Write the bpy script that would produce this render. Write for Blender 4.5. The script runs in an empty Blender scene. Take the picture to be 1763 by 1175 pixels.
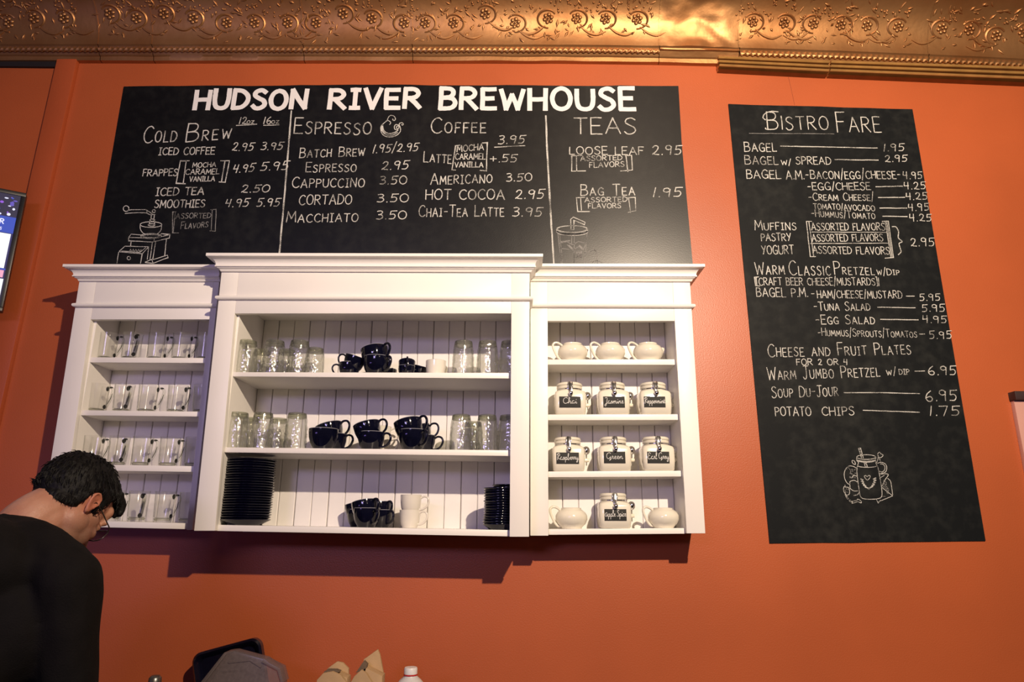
import bpy, bmesh, math, random
import numpy as np
from mathutils import Vector, Matrix, noise

sc = bpy.context.scene
col = sc.collection
rnd = random.Random(7)
PI = math.pi

# ------------------------------------------------------------------ camera
IW, IH, FPX = 1763.0, 1175.0, 1175.0
PITCH, YAW, ROLL = math.radians(15.12), math.radians(-0.36), math.radians(0.28)
CAM = np.array([0.0, -2.4, 1.5])
def cam_axes(p, y, r):
    cp, sp, cy, sy, cr, sr = math.cos(p), math.sin(p), math.cos(y), math.sin(y), math.cos(r), math.sin(r)
    f = np.array([sy*cp, cy*cp, sp]); r0 = np.array([cy, -sy, 0.0]); u0 = np.cross(r0, f)
    return cr*r0 + sr*u0, -sr*r0 + cr*u0, f
RX, UX, FX = cam_axes(PITCH, YAW, ROLL)
cd = bpy.data.cameras.new('camera'); cam = bpy.data.objects.new('camera', cd); col.objects.link(cam)
cd.sensor_fit = 'HORIZONTAL'; cd.sensor_width = 36.0; cd.lens = FPX/IW*36.0; cd.clip_start = 0.05
M = Matrix.Identity(4)
for i in range(3):
    M[i][0] = RX[i]; M[i][1] = UX[i]; M[i][2] = -FX[i]; M[i][3] = CAM[i]
cam.matrix_world = M
sc.camera = cam
def W(px, py, d=0.0):
    """the point of the vertical plane d metres in front of the wall that the photograph shows at (px, py)"""
    v = (px-IW/2)/FPX*RX - (py-IH/2)/FPX*UX + FX
    q = CAM + v*((-d-CAM[1])/v[1])
    return Vector((float(q[0]), float(q[1]), float(q[2])))

# ------------------------------------------------------------------ light
sc.view_settings.view_transform = 'Standard'; sc.view_settings.look = 'None'
sc.view_settings.gamma = 1.0; sc.view_settings.exposure = 0.0; sc.view_settings.use_curve_mapping = False
w = bpy.data.worlds.new('world'); sc.world = w; w.use_nodes = True
w.node_tree.nodes['Background'].inputs[0].default_value = (0.9, 0.62, 0.55, 1)
w.node_tree.nodes['Background'].inputs[1].default_value = 0.035
def lamp(name, kind, loc, target, energy, color, size, **kw):
    l = bpy.data.lights.new(name, kind); l.energy = energy; l.color = color
    if kind == 'AREA': l.shape = 'RECTANGLE'; l.size = size[0]; l.size_y = size[1]
    else: l.shadow_soft_size = size
    for k, v in kw.items(): setattr(l, k, v)
    o = bpy.data.objects.new(name, l); col.objects.link(o); o.location = loc
    o.rotation_euler = (Vector(target)-Vector(loc)).to_track_quat('-Z', 'Y').to_euler()
    return o
KEY = (0.93, -2.84, 3.04)
lamp('track_spot', 'SPOT', KEY, (0.62, 0, 2.70), 520, (1.0, 0.80, 0.60), 0.028, spot_size=math.radians(134), spot_blend=1.0)
lamp('purple_led_strip', 'AREA', (-2.75, -2.5, 1.55), (-1.4, -0.1, 3.0), 2.8, (0.42, 0.28, 1.0), (0.9, 0.10))
lamp('violet_fill_light', 'AREA', (-1.6, -5.5, 2.7), (-0.8, 0, 1.9), 42, (0.62, 0.50, 1.0), (1.2, 0.5))  # unseen fill light, added to lift the shadows with violet
for i, (x, y, z, e) in enumerate(((-0.5, -4.4, 2.9, 5), (-0.75, -4.4, 2.85, 4), (1.9, -4.2, 2.8, 6))):
    lamp('pendant_bulb', 'POINT', (x, y, z), (x, y, 0), e, (1.0, 0.82, 0.62), 0.05)

# ------------------------------------------------------------------ helpers
def link(o, parent=None):
    col.objects.link(o)
    if parent is not None: o.parent = parent
    return o
class MB:
    def __init__(s): s.v = []; s.f = []
    def add(s, vs, fs):
        b = len(s.v); s.v += [tuple(x) for x in vs]; s.f += [tuple(b+i for i in f) for f in fs]; return s
    def hexa(s, a, b):
        """solid between quad a (4 pts) and quad b (4 pts)"""
        return s.add(list(a)+list(b), [(3,2,1,0),(4,5,6,7),(0,1,5,4),(1,2,6,5),(2,3,7,6),(3,0,4,7)])
    def box(s, x0, x1, y0, y1, z0, z1):
        return s.hexa([(x0,y0,z0),(x1,y0,z0),(x1,y1,z0),(x0,y1,z0)], [(x0,y0,z1),(x1,y0,z1),(x1,y1,z1),(x0,y1,z1)])
    def tube(s, pts, r, n=8, close=False, flat=None):
        pts = [Vector(p) for p in pts]; m = len(pts)
        rs = r if hasattr(r, '__len__') else [r]*m
        rings = []; up = None
        for i, p in enumerate(pts):
            a = pts[(i-1) % m] if (close or i > 0) else p
            b = pts[(i+1) % m] if (close or i < m-1) else p
            t = (b-a).normalized()
            if up is None: up = Vector((0,0,1)) if abs(t.z) < .9 else Vector((1,0,0))
            u = (up - t*up.dot(t)).normalized(); up = u; v = t.cross(u)
            rings.append([p + (u*math.cos(2*PI*k/n) + v*math.sin(2*PI*k/n)*(flat or 1))*rs[i] for k in range(n)])
        vs = [q for R in rings for q in R]; fs = []
        for i in range(m if close else m-1):
            j = (i+1) % m
            for k in range(n): fs.append((i*n+k, i*n+(k+1)%n, j*n+(k+1)%n, j*n+k))
        if not close: fs.append(tuple(range(n-1,-1,-1))); fs.append(tuple((m-1)*n+k for k in range(n)))
        return s.add(vs, fs)
    def lathe(s, prof, n=32, c=(0,0,0), sx=1, sy=1):
        vs = []; fs = []; idx = []
        for (r, z) in prof:
            if r < 1e-6: idx.append([len(vs)]); vs.append((c[0], c[1], c[2]+z))
            else:
                idx.append(list(range(len(vs), len(vs)+n)))
                for k in range(n): a = 2*PI*k/n; vs.append((c[0]+r*math.cos(a)*sx, c[1]+r*math.sin(a)*sy, c[2]+z))
        for A, B in zip(idx[:-1], idx[1:]):
            for k in range(n):
                a, b = A[k % len(A)], A[(k+1) % len(A)]; c2, d = B[(k+1) % len(B)], B[k % len(B)]
                f = [a, b, c2, d]; g = []
                for q in f:
                    if q not in g: g.append(q)
                if len(g) > 2: fs.append(tuple(g))
        return s.add(vs, fs)
    def ell(s, c, r, rot=None, n=20, m=12):
        vs = []; fs = []
        for i in range(m+1):
            th = PI*i/m
            for k in range(n):
                ph = 2*PI*k/n; p = Vector((math.sin(th)*math.cos(ph)*r[0], math.sin(th)*math.sin(ph)*r[1], math.cos(th)*r[2]))
                if rot is not None: p = rot @ p
                vs.append(p+Vector(c))
        for i in range(m):
            for k in range(n): fs.append((i*n+k, (i+1)*n+k, (i+1)*n+(k+1)%n, i*n+(k+1)%n))
        return s.add(vs, fs)
    def mesh(s, name):
        me = bpy.data.meshes.new(name); me.from_pydata(s.v, [], s.f); me.validate(); me.update(); return me
    def build(s, name, mat, parent=None, smooth=None, bevel=0, fix=True, loc=None):
        me = s.mesh(name)
        if fix:
            bm = bmesh.new(); bm.from_mesh(me); bmesh.ops.remove_doubles(bm, verts=bm.verts, dist=1e-6)
            bmesh.ops.recalc_face_normals(bm, faces=bm.faces)
            if bevel: bmesh.ops.bevel(bm, geom=list(bm.edges), offset=bevel, segments=2, affect='EDGES', profile=.6, clamp_overlap=True)
            bm.to_mesh(me); bm.free()
        if mat: me.materials.append(mat)
        if smooth is None and bevel: smooth = 40
        if smooth:
            me.shade_smooth()
            me.set_sharp_from_angle(angle=math.radians(smooth))
        o = bpy.data.objects.new(name, me)
        if loc is not None: o.location = loc
        return link(o, parent)
def tag(o, label=None, cat=None, group=None, kind=None):
    if label: o['label'] = label
    if cat: o['category'] = cat
    if group: o['group'] = group
    if kind: o['kind'] = kind
    return o
def thing(name, loc, label, cat, group=None, rot=(0,0,0)):
    o = bpy.data.objects.new(name, None); o.empty_display_size = .05; link(o); o.location = loc; o.rotation_euler = rot
    return tag(o, label, cat, group)
KIDS = {}
def copy_tree(o, parent=None, **kw):
    c = o.copy(); col.objects.link(c)
    if parent is not None: c.parent = parent
    for ch in [x for x in o.children]: copy_tree(ch, c)
    return c
def dup(o, loc, label, group=None, rot=None, scale=None):
    c = copy_tree(o); c.location = loc; c['label'] = label
    if group: c['group'] = group
    if rot is not None: c.rotation_euler = rot
    if scale is not None: c.scale = scale
    return c
def spline(pts, k=6, close=False):
    P = [Vector(p) for p in pts]; n = len(P); out = []
    rng = range(n if close else n-1)
    for i in rng:
        p1, p2 = P[i], P[(i+1) % n]
        p0 = P[(i-1) % n] if (close or i > 0) else p1*2-p2
        p3 = P[(i+2) % n] if (close or i < n-2) else p2*2-p1
        for j in range(k):
            t = j/k
            out.append(0.5*((2*p1)+(p2-p0)*t+(2*p0-5*p1+4*p2-p3)*t*t+(3*p1-p0-3*p2+p3)*t**3))
    if not close: out.append(P[-1])
    return out

# ------------------------------------------------------------------ materials
def new_mat(name):
    m = bpy.data.materials.new(name); m.use_nodes = True; nt = m.node_tree
    return m, nt, nt.nodes['Principled BSDF'], nt.nodes['Material Output']
def principled(name, color, rough=.5, metal=0, spec=.5, var=.0, vscale=8, bump=0, bscale=60, color2=None, coat=0, detail=4, rvar=0):
    m, nt, b, out = new_mat(name); N = nt.nodes.new; L = nt.links.new
    b.inputs['Roughness'].default_value = rough; b.inputs['Metallic'].default_value = metal
    b.inputs['Specular IOR Level'].default_value = spec; b.inputs['Coat Weight'].default_value = coat
    b.inputs['Base Color'].default_value = (*color, 1)
    tc = N('ShaderNodeTexCoord')
    if var or color2:
        nz = N('ShaderNodeTexNoise'); nz.inputs['Scale'].default_value = vscale; nz.inputs['Detail'].default_value = detail
        L(tc.outputs['Object'], nz.inputs['Vector'])
        mx = N('ShaderNodeMix'); mx.data_type = 'RGBA'
        c2 = color2 or tuple(c*(1-var) for c in color)
        mx.inputs['A'].default_value = (*color, 1); mx.inputs['B'].default_value = (*c2, 1)
        rp = N('ShaderNodeMapRange'); rp.inputs['From Min'].default_value = .35; rp.inputs['From Max'].default_value = .65
        L(nz.outputs['Fac'], rp.inputs['Value']); L(rp.outputs['Result'], mx.inputs['Factor']); L(mx.outputs['Result'], b.inputs['Base Color'])
        if rvar:
            rr = N('ShaderNodeMapRange'); rr.inputs['To Min'].default_value = rough-rvar; rr.inputs['To Max'].default_value = rough+rvar
            L(nz.outputs['Fac'], rr.inputs['Value']); L(rr.outputs['Result'], b.inputs['Roughness'])
    if bump:
        nb = N('ShaderNodeTexNoise'); nb.inputs['Scale'].default_value = bscale; nb.inputs['Detail'].default_value = 3
        L(tc.outputs['Object'], nb.inputs['Vector'])
        bp = N('ShaderNodeBump'); bp.inputs['Strength'].default_value = bump; bp.inputs['Distance'].default_value = .002
        L(nb.outputs['Fac'], bp.inputs['Height']); L(bp.outputs['Normal'], b.inputs['Normal'])
    return m
def glass(name, tint=(.97,.98,.97), edge=(.45,.48,.42), bump=0, bscale=60, power=2.2, voronoi=False, rough=.04, haze=.0, f0=.045):
    """clear tableware glass: light passes, the walls grow darker and glossier towards grazing"""
    m, nt, b, out = new_mat(name); N = nt.nodes.new; L = nt.links.new; nt.nodes.remove(b)
    lw = N('ShaderNodeLayerWeight'); lw.inputs['Blend'].default_value = .5
    pw = N('ShaderNodeMath'); pw.operation = 'POWER'; pw.inputs[1].default_value = power
    L(lw.outputs['Facing'], pw.inputs[0])
    mx = N('ShaderNodeMix'); mx.data_type = 'RGBA'; mx.inputs['A'].default_value = (*tint,1); mx.inputs['B'].default_value = (*edge,1)
    L(pw.outputs[0], mx.inputs['Factor'])
    tr = N('ShaderNodeBsdfTransparent'); L(mx.outputs['Result'], tr.inputs['Color'])
    gl = N('ShaderNodeBsdfGlossy'); gl.inputs['Roughness'].default_value = rough
    fr = lw; p5 = N('ShaderNodeMath'); p5.operation = 'POWER'; p5.inputs[1].default_value = 5; L(lw.outputs['Facing'], p5.inputs[0])
    sch = N('ShaderNodeMapRange'); sch.inputs['To Min'].default_value = f0; sch.inputs['To Max'].default_value = .75; L(p5.outputs[0], sch.inputs['Value'])
    ms = N('ShaderNodeMixShader'); L(sch.outputs['Result'], ms.inputs[0]); L(tr.outputs[0], ms.inputs[1]); L(gl.outputs[0], ms.inputs[2])
    last = ms
    if haze:
        df = N('ShaderNodeBsdfTranslucent'); df.inputs['Color'].default_value = (.9,.9,.85,1)
        d2 = N('ShaderNodeBsdfDiffuse'); d2.inputs['Color'].default_value = (.85,.85,.78,1)
        md = N('ShaderNodeMixShader'); md.inputs[0].default_value = .5; L(df.outputs[0], md.inputs[1]); L(d2.outputs[0], md.inputs[2])
        m2 = N('ShaderNodeMixShader'); m2.inputs[0].default_value = haze
        L(ms.outputs[0], m2.inputs[1]); L(md.outputs[0], m2.inputs[2]); last = m2
    if bump:
        tc = N('ShaderNodeTexCoord')
        nb = N('ShaderNodeTexVoronoi') if voronoi else N('ShaderNodeTexNoise')
        nb.inputs['Scale'].default_value = bscale
        L(tc.outputs['Object'], nb.inputs['Vector'])
        bp = N('ShaderNodeBump'); bp.inputs['Strength'].default_value = bump; bp.inputs['Distance'].default_value = .004
        L(nb.outputs['Distance' if voronoi else 'Fac'], bp.inputs['Height'])
        for s_ in (gl, lw): L(bp.outputs['Normal'], s_.inputs['Normal'])
    L(last.outputs[0], out.inputs['Surface'])
    return m
def emis(name, color, strength):
    m, nt, b, out = new_mat(name)
    b.inputs['Base Color'].default_value = (.02,.02,.02,1); b.inputs['Emission Color'].default_value = (*color,1); b.inputs['Emission Strength'].default_value = strength
    return m
M_wall = principled('orange_wall_paint', (.46,.103,.031), .40, var=.10, vscale=2.2, bump=.25, bscale=220, spec=.5)
M_batten = principled('orange_batten_paint', (.44,.092,.029), .42, var=.08, vscale=3, bump=.2, bscale=120, spec=.5)
M_gold = principled('gold_painted_tin', (.43,.225,.092), .46, metal=.8, color2=(.34,.155,.055), vscale=5, bump=.35, bscale=45, rvar=.06)
M_grooveshade = principled('groove_shade_gold', (.22,.09,.022), .5, metal=.5, var=.2, vscale=20)  # darker gold paints the shade into the grooves between the reeds
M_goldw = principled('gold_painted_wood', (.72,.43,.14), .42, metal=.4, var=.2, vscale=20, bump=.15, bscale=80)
M_white = principled('white_cabinet_paint', (.87,.84,.79), .38, var=.03, vscale=5, bump=.08, bscale=90, spec=.5)
M_bead = principled('white_beadboard_paint', (.86,.83,.80), .5, var=.06, vscale=9, bump=.1, bscale=70)
M_groove = principled('beadboard_joint_paint', (.58,.53,.49), .6, var=.1)
M_navy = principled('navy_glaze', (.003,.0035,.013), .08, spec=.45, coat=.2, var=.25, vscale=30)
M_unglazed = principled('pale_cup_rim', (.36,.36,.40), .4, var=.1, vscale=60)
M_cream = principled('cream_glaze', (.78,.74,.62), .14, spec=.5, coat=.3, var=.04, vscale=10)
M_cup = principled('white_glaze', (.76,.72,.64), .16, spec=.5, coat=.2, var=.04, vscale=10)
M_chrome = principled('chrome', (.78,.78,.80), .13, metal=1, var=.1, vscale=40)
M_gasket = principled('dark_gasket', (.05,.03,.03), .5, var=.2, vscale=50)
M_tag = principled('label_slate', (.014,.015,.013), .7, var=.2, vscale=60)
M_pen = principled('white_paint_pen', (.85,.84,.80), .6, var=.06, vscale=60)
M_glass = glass('clear_mug_glass', (.985,.985,.98), (.70,.72,.67), haze=.04, power=4.0, rough=.09)
M_gdark = glass('thick_handle_glass', (.35,.36,.34), (.03,.03,.03), power=1.0)  # refraction darkness of the clear handle put into the tint of its ends
M_gedge = glass('glass_handle_edge', (.96,.97,.95), (.72,.73,.70), power=2.5)
M_tumbler = glass('dimpled_tumbler_glass', (.975,.98,.965), (.40,.42,.34), bump=.3, bscale=90, haze=.05, rough=.07, power=3.0, f0=.11, voronoi=True)
M_tbase = glass('thick_glass_base', (.86,.87,.80), (.42,.43,.36), haze=.05, power=1.4)
# ------------------------------------------------------------------ the room
tag(MB().box(-4.2, 4.2, 0, .12, 0, 3.75).build('wall_back', M_wall), kind='structure')
M_floor = principled('brown_floor', (.10,.065,.045), .5, var=.4, vscale=3)
tag(MB().box(-4.2, 4.2, -6.5, .12, -.05, 0).build('floor', M_floor), kind='structure')
M_ceil = principled('dark_tin_ceiling', (.16,.10,.07), .5, var=.2, vscale=4)
tag(MB().box(-4.2, 4.2, -1.9, .12, 3.78, 3.84).build('ceiling', M_ceil), kind='structure')
# batten left of the chalkboard, and the dark gap above the wall left of it
a, b, c, d = W(98,101,.02), W(137.5,104,.02), W(-44,700,.02), W(3,700,.02)
def prism(quad, d0, d1):
    """quad = 4 points (x,z) counter-clockwise, from depth d0 to d1 in front of the wall"""
    return MB().hexa([(x,-d0,z) for x,z in quad], [(x,-d1,z) for x,z in quad])
def pq(px, d): return [(W(x,y,d).x, W(x,y,d).z) for x,y in px]
zt = a.z
tag(prism([(a.x,zt),(c.x,0.9),(c.x+.075,0.9),(a.x+.082,zt)], 0, .02).build('trim_1', M_batten, bevel=.002), kind='structure')
M_dark = principled('shadow_gap_dark', (.012,.008,.008), .7, var=.2)
tag(prism([(W(-60,103,.01).x, W(-60,103,.01).z),(W(-60,114,.01).x, W(-60,114,.01).z),(W(96,115.5,.01).x,W(96,115.5,.01).z),(W(97,103,.01).x,W(97,103,.01).z)], 0,.012).build('trim_2', M_dark), kind='structure')
# hairline joint in the wallboard near the right
mb = MB().tube([W(1355,124,.0), W(1362,152,.0), W(1368,181,.0)], .0007, 4)
tag(mb.build('trim_3', principled('joint_line_paint', (.22,.05,.02), .7, var=.1)), kind='structure')

# ---- pressed tin cornice
def sag(x):
    """the old cornice drops towards the right"""
    t = max(0, (x-.1)/1.75); return -.055*t**1.7 if x < 3 else -.12
Z0, D0, RC = 3.377, .05, .20
def cove(x, phi, lift=0):
    dd = D0+RC*(1-math.cos(phi)) + lift*math.cos(phi); zz = Z0+RC*math.sin(phi)+sag(x) - lift*math.sin(phi)
    return Vector((x, -dd, zz))
cor = tag(thing('trim_4', (0,0,3.3), None, None), kind='structure')
def at_cornice(o):
    o.parent = cor; o.location = o.location - cor.location; return o
seams_px = [-120, 165, 258, 520, 709, 1137, 1275, 1600, 1900]
sx = [W(p, 60, .07).x for p in seams_px]; sx[0] = -2.6; sx[-1] = 2.6
nz = lambda x,y,s: noise.noise(Vector((x*s, y*s, .3)))
for i in range(len(sx)-1):
    x0, x1 = sx[i]+.0012, sx[i+1]-.0012
    nx = max(6, int((x1-x0)/.012)); nphi = 26; crump = (i == 5)
    mb = MB(); rows = []
    for ix in range(nx+1):
        x = x0+(x1-x0)*ix/nx; r = []
        for j in range(nphi+1):
            ph = PI/2*j/nphi
            lift = .0015*nz(x, ph*.2, 9)
            if crump:
                e = min(1, (x-x0)/.02)*min(1, (x1-x)/.06)
                lift += e*(.011*abs(nz(x+3, ph*.25, 9)) + .002*nz(x, ph*.3+2, 30))
            r.append(len(mb.v)); mb.v.append(tuple(cove(x, ph, lift)))
        # hem below the cove: fillet and bottom flange
        for (dd, zz) in ((.040,-.006),(.030,-.032),(.022,-.036),(.019,-.052),(.0,-.053)):
            wob = .0022*nz(x, zz*5, 7)
            r.insert(0, len(mb.v)); mb.v.append((x, -dd-wob, Z0+zz+sag(x)+.5*wob))
        rows.append(r)
    for A, B in zip(rows[:-1], rows[1:]):
        for k in range(len(A)-1): mb.f.append((A[k], B[k], B[k+1], A[k+1]))
    at_cornice(mb.build('cornice_panel', M_gold, smooth=50))
    # seam lap at each joint
    lap = [cove(x1, PI/2*j/20, .0022) for j in range(21)]
    mb = MB()
    for k, p in enumerate(lap): mb.v += [tuple(p+Vector((-.004,0,0))), tuple(p+Vector((.002,0,0))), tuple(p+Vector((.0022,.003,.001)))]
    for k in range(20):
        for q in (0,1): mb.f.append((3*k+q, 3*k+q+1, 3*k+q+4, 3*k+q+3))
    at_cornice(mb.build('seam_lap', M_gold))
    # twisted rope bead
    if not crump:
        mb = MB(); n = 8; xx = x0; rows = []
        nseg = int((x1-x0)/.0030)
        for s_ in range(nseg+1):
            x = x0+(x1-x0)*s_/nseg; ring = []
            for k in range(n):
                an = 2*PI*k/n; R = .0078*(1+.24*math.sin(2*an - x/.011*PI))
                ring.append((x, -.038-math.cos(an)*R, Z0-.016+sag(x)+math.sin(an)*R*1.35))
            rows.append(ring)
        mb.v = [p for r in rows for p in r]
        for s_ in range(nseg):
            for k in range(n): mb.f.append((s_*n+k, s_*n+(k+1)%n, (s_+1)*n+(k+1)%n, (s_+1)*n+k))
        at_cornice(mb.build('rope_bead', M_gold, smooth=60))
    else:
        at_cornice(MB().tube([(x, -.040-.001*nz(x,1,20), Z0-.006+sag(x)+.003*nz(x,0,12)) for x in np.linspace(x0,x1,14)], .006, 6).build('rolled_edge', M_gold, smooth=60))
# embossed flowers and vines, pressed out of the tin
def emb(mb, x, y, pts, r, n=5, close=False):
    """pts in px-like units (right, up) around (x px, y px); mapped onto the cove"""
    P = []
    for (u, v) in pts:
        X = X_of(x) + u*.00205; ph = PHI_of(y) + v*.0103
        P.append(cove(X, max(.01, min(1.5, ph)), .0006))
    mb.tube(P, r, n, close, flat=1)
def X_of(px): return W(px, 45, .08).x
def PHI_of(py): return max(.03, (80-py)*.0108)
def relief(px0, px1, name='embossed_relief'):
    R = random.Random(int(px0)+11); mb = MB(); x = px0+22
    while x < px1-14:
        y = R.choice([22, 30, 38]) ; r = R.uniform(8, 11); sgn = R.choice([-1, 1])
        if name:  # flower
            k = 6
            for q in range(k):
                a = 2*PI*q/k+.3
                c = cove(X_of(x)+math.cos(a)*.0145, PHI_of(y)+math.sin(a)*.074, .001)
                mb.ell(c, (.0088, .0050, .0088), n=7, m=5)
            mb.ell(cove(X_of(x), PHI_of(y), .003), (.0055,.005,.0055), n=7, m=5)
        spir = [(sgn*(16+t*1.6)*math.cos(.6+t*.9), (15+t*1.2)*math.sin(.6+t*.9)*.9) for t in np.linspace(0, 4.6, 22)]
        emb(mb, x, y, spir, [.0052*(1-.75*abs(t-.45)) for t in np.linspace(0,1,22)])
        tail = spline([(sgn*-6,-14,0),(sgn*-22,-26,0),(sgn*-40,-31,0),(sgn*-58,-24,0)], 6)
        emb(mb, x, y, [(p.x,p.y) for p in tail], [.0022+.0042*math.sin(PI*t) for t in np.linspace(0,1,len(tail))])
        for _ in range(20):   # leaves, buds
            u, v = R.uniform(-30, 30), R.uniform(-40, 46)
            if u*u+v*v < 260: continue
            a = R.uniform(0, PI); l = R.uniform(3.5, 8)
            emb(mb, x, y, [(u-l*math.cos(a), v-l*math.sin(a)), (u, v), (u+l*math.cos(a), v+l*math.sin(a))], [.0008, R.uniform(.0038,.0062), .0008], 6)
        for _ in range(9):
            u, v = R.uniform(-30, 30), R.uniform(20, 60)
            mb.ell(cove(X_of(x+u), PHI_of(y-v*.5), .001), (.0042,.0042,.0042), n=6, m=4)
        x += R.uniform(44, 58)
    at_cornice(tag(mb.build(name, M_gold, smooth=60, fix=False), kind='stuff'))
for i, (p0, p1) in enumerate(zip(seams_px[:-1], seams_px[1:])):
    if i != 5: relief(max(p0, -60), min(p1, 1820))

# ---- reeded gold lath under the cornice on the right, two lengths
def reeded(name, px):
    (xa,ya),(xb,yb),(xc,yc),(xd,yd) = px   # TL TR BR BL
    A, B, Cc, Dd = W(xa,ya,.03), W(xb,yb,.03), W(xc,yc,.03), W(xd,yd,.03)
    prof = [(0,.022)]
    for k in range(3):
        f0 = k/3
        prof += [(f0+.02,.034),(f0+.10,.042),(f0+.18,.034),(f0+.20,.012),(f0+.31,.012)]
    prof += [(1,.026),(1,.0),(0,.0)]
    vs = []
    for (T, Bo) in ((A, Dd), (B, Cc)):
        for f, dd in prof: vs.append((T.x+(Bo.x-T.x)*f, -dd, T.z+(Bo.z-T.z)*f))
    n = len(prof)
    mb = MB().add(vs, [(k, (k+1)%n, n+(k+1)%n, n+k) for k in range(n)]+[tuple(range(n)), tuple(range(2*n-1, n-1, -1))])
    ob = mb.build(name, M_goldw, smooth=35, fix=False); ob.data.materials.append(M_grooveshade); tag(ob, kind='structure')
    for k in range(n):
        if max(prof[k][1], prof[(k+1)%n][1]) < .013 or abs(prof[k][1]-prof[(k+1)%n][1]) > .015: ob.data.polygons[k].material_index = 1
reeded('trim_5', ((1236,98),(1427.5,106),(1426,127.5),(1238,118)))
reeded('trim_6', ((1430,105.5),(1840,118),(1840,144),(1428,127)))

# pale framed panel at the far right of the wall
pt = W(1745,674,.03); xr = pt.x+.42
pan = thing('wall_panel', (pt.x, -.03, pt.z-.6), 'pale pink framed panel with a dark top rail at the right edge of the orange wall', 'panel')
zb = pt.z-.62
def panl(mb): 
    mb.v = [(x-pt.x, y+.03, z-(pt.z-.6)) for x,y,z in mb.v]; return mb
panl(MB().box(pt.x, xr, -.035, 0, pt.z-.030, pt.z)).build('top_rail', principled('dark_stained_wood', (.035,.012,.012), .5, var=.3, vscale=20), pan, bevel=.002)
panl(MB().box(pt.x+.004, xr, -.018, 0, zb, pt.z-.031)).build('pale_sheet', principled('pale_pink_sheet', (.62,.33,.27), .35, var=.08, vscale=4), pan, bevel=.001)

# ------------------------------------------------------------------ chalkboards
def chalkboard_mat(name, rough, spec, k=1):
    m, nt, b, out = new_mat(name); N = nt.nodes.new; L = nt.links.new
    tc = N('ShaderNodeTexCoord')
    n1 = N('ShaderNodeTexNoise'); n1.inputs['Scale'].default_value = 2.6; n1.inputs['Detail'].default_value = 6; n1.inputs['Roughness'].default_value = .6
    n2 = N('ShaderNodeTexNoise'); n2.inputs['Scale'].default_value = 26; n2.inputs['Detail'].default_value = 4
    L(tc.outputs['Object'], n1.inputs['Vector']); L(tc.outputs['Object'], n2.inputs['Vector'])
    mu = N('ShaderNodeMath'); mu.operation = 'MULTIPLY'; L(n1.outputs['Fac'], mu.inputs[0]); L(n2.outputs['Fac'], mu.inputs[1])
    mr = N('ShaderNodeMapRange'); mr.inputs['From Min'].default_value = .22; mr.inputs['From Max'].default_value = .46
    L(mu.outputs[0], mr.inputs['Value'])
    mx = N('ShaderNodeMix'); mx.data_type = 'RGBA'; mx.inputs['A'].default_value = (.0042*k,.0050*k,.0056*k,1); mx.inputs['B'].default_value = (.0125*k,.0135*k,.0128*k,1)
    L(mr.outputs['Result'], mx.inputs['Factor']); L(mx.outputs['Result'], b.inputs['Base Color'])
    b.inputs['Roughness'].default_value = rough; b.inputs['Specular IOR Level'].default_value = spec
    bp = N('ShaderNodeBump'); bp.inputs['Strength'].default_value = .15; bp.inputs['Distance'].default_value = .001
    n3 = N('ShaderNodeTexNoise'); n3.inputs['Scale'].default_value = 240; L(tc.outputs['Object'], n3.inputs['Vector'])
    L(n3.outputs['Fac'], bp.inputs['Height']); L(bp.outputs['Normal'], b.inputs['Normal'])
    return m
M_board = chalkboard_mat('chalkboard_paint', .31, .55); M_board2 = chalkboard_mat('matt_chalkboard_paint', .55, .12, 1.7)
def chalk_mat(name, c, cover):
    m, nt, b, out = new_mat(name); N = nt.nodes.new; L = nt.links.new
    tc = N('ShaderNodeTexCoord'); n2 = N('ShaderNodeTexNoise'); n2.inputs['Scale'].default_value = 330; n2.inputs['Detail'].default_value = 3
    n1 = N('ShaderNodeTexNoise'); n1.inputs['Scale'].default_value = 14
    L(tc.outputs['Object'], n2.inputs['Vector']); L(tc.outputs['Object'], n1.inputs['Vector'])
    ad = N('ShaderNodeMath'); ad.operation = 'ADD'; L(n2.outputs['Fac'], ad.inputs[0]); L(n1.outputs['Fac'], ad.inputs[1])
    mr = N('ShaderNodeMapRange'); mr.inputs['From Min'].default_value = 1.28-cover; mr.inputs['From Max'].default_value = 1.5-cover
    L(ad.outputs[0], mr.inputs['Value'])
    mx = N('ShaderNodeMix'); mx.data_type = 'RGBA'; mx.inputs['A'].default_value = tuple(q*.28 for q in c)+(1,); mx.inputs['B'].default_value = (*c,1)
    L(mr.outputs['Result'], mx.inputs['Factor']); L(mx.outputs['Result'], b.inputs['Base Color']); b.inputs['Roughness'].default_value = .9
    b.inputs['Specular IOR Level'].default_value = .1
    return m
M_chalk = chalk_mat('chalk', (.58,.58,.54), .46)
M_chalkfaint = chalk_mat('faint_chalk', (.26,.26,.25), .42)
M_paintw = chalk_mat('white_board_paint', (.80,.79,.78), .8)
BT = .004   # board thickness
def board(name, px, label, mat):
    P = [W(x, y, BT) for x, y in px]; cx = sum(p.x for p in P)/len(P); cz = sum(p.z for p in P)/len(P)
    o = thing(name, (cx, -BT, cz), label, 'chalkboard')
    n = len(P)
    vs = [(p.x-cx, 0, p.z-cz) for p in P]+[(p.x-cx, BT-.0012, p.z-cz) for p in P]
    MB().add(vs, [tuple(range(n)), tuple(range(2*n-1, n-1, -1))]+[(k, (k+1)%n, n+(k+1)%n, n+k) for k in range(n)]).build('board_face', mat, o)
    return o
cabz = W(400, 470, .0).z
def edge(a, b, n, amp, R):
    return [(a[0]+(b[0]-a[0])*t, a[1]+(b[1]-a[1])*t+(R.uniform(-amp, amp) if 0 < i < n else 0)) for i, t in enumerate(np.linspace(0,1,n+1))][:-1]
R = random.Random(4)
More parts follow.
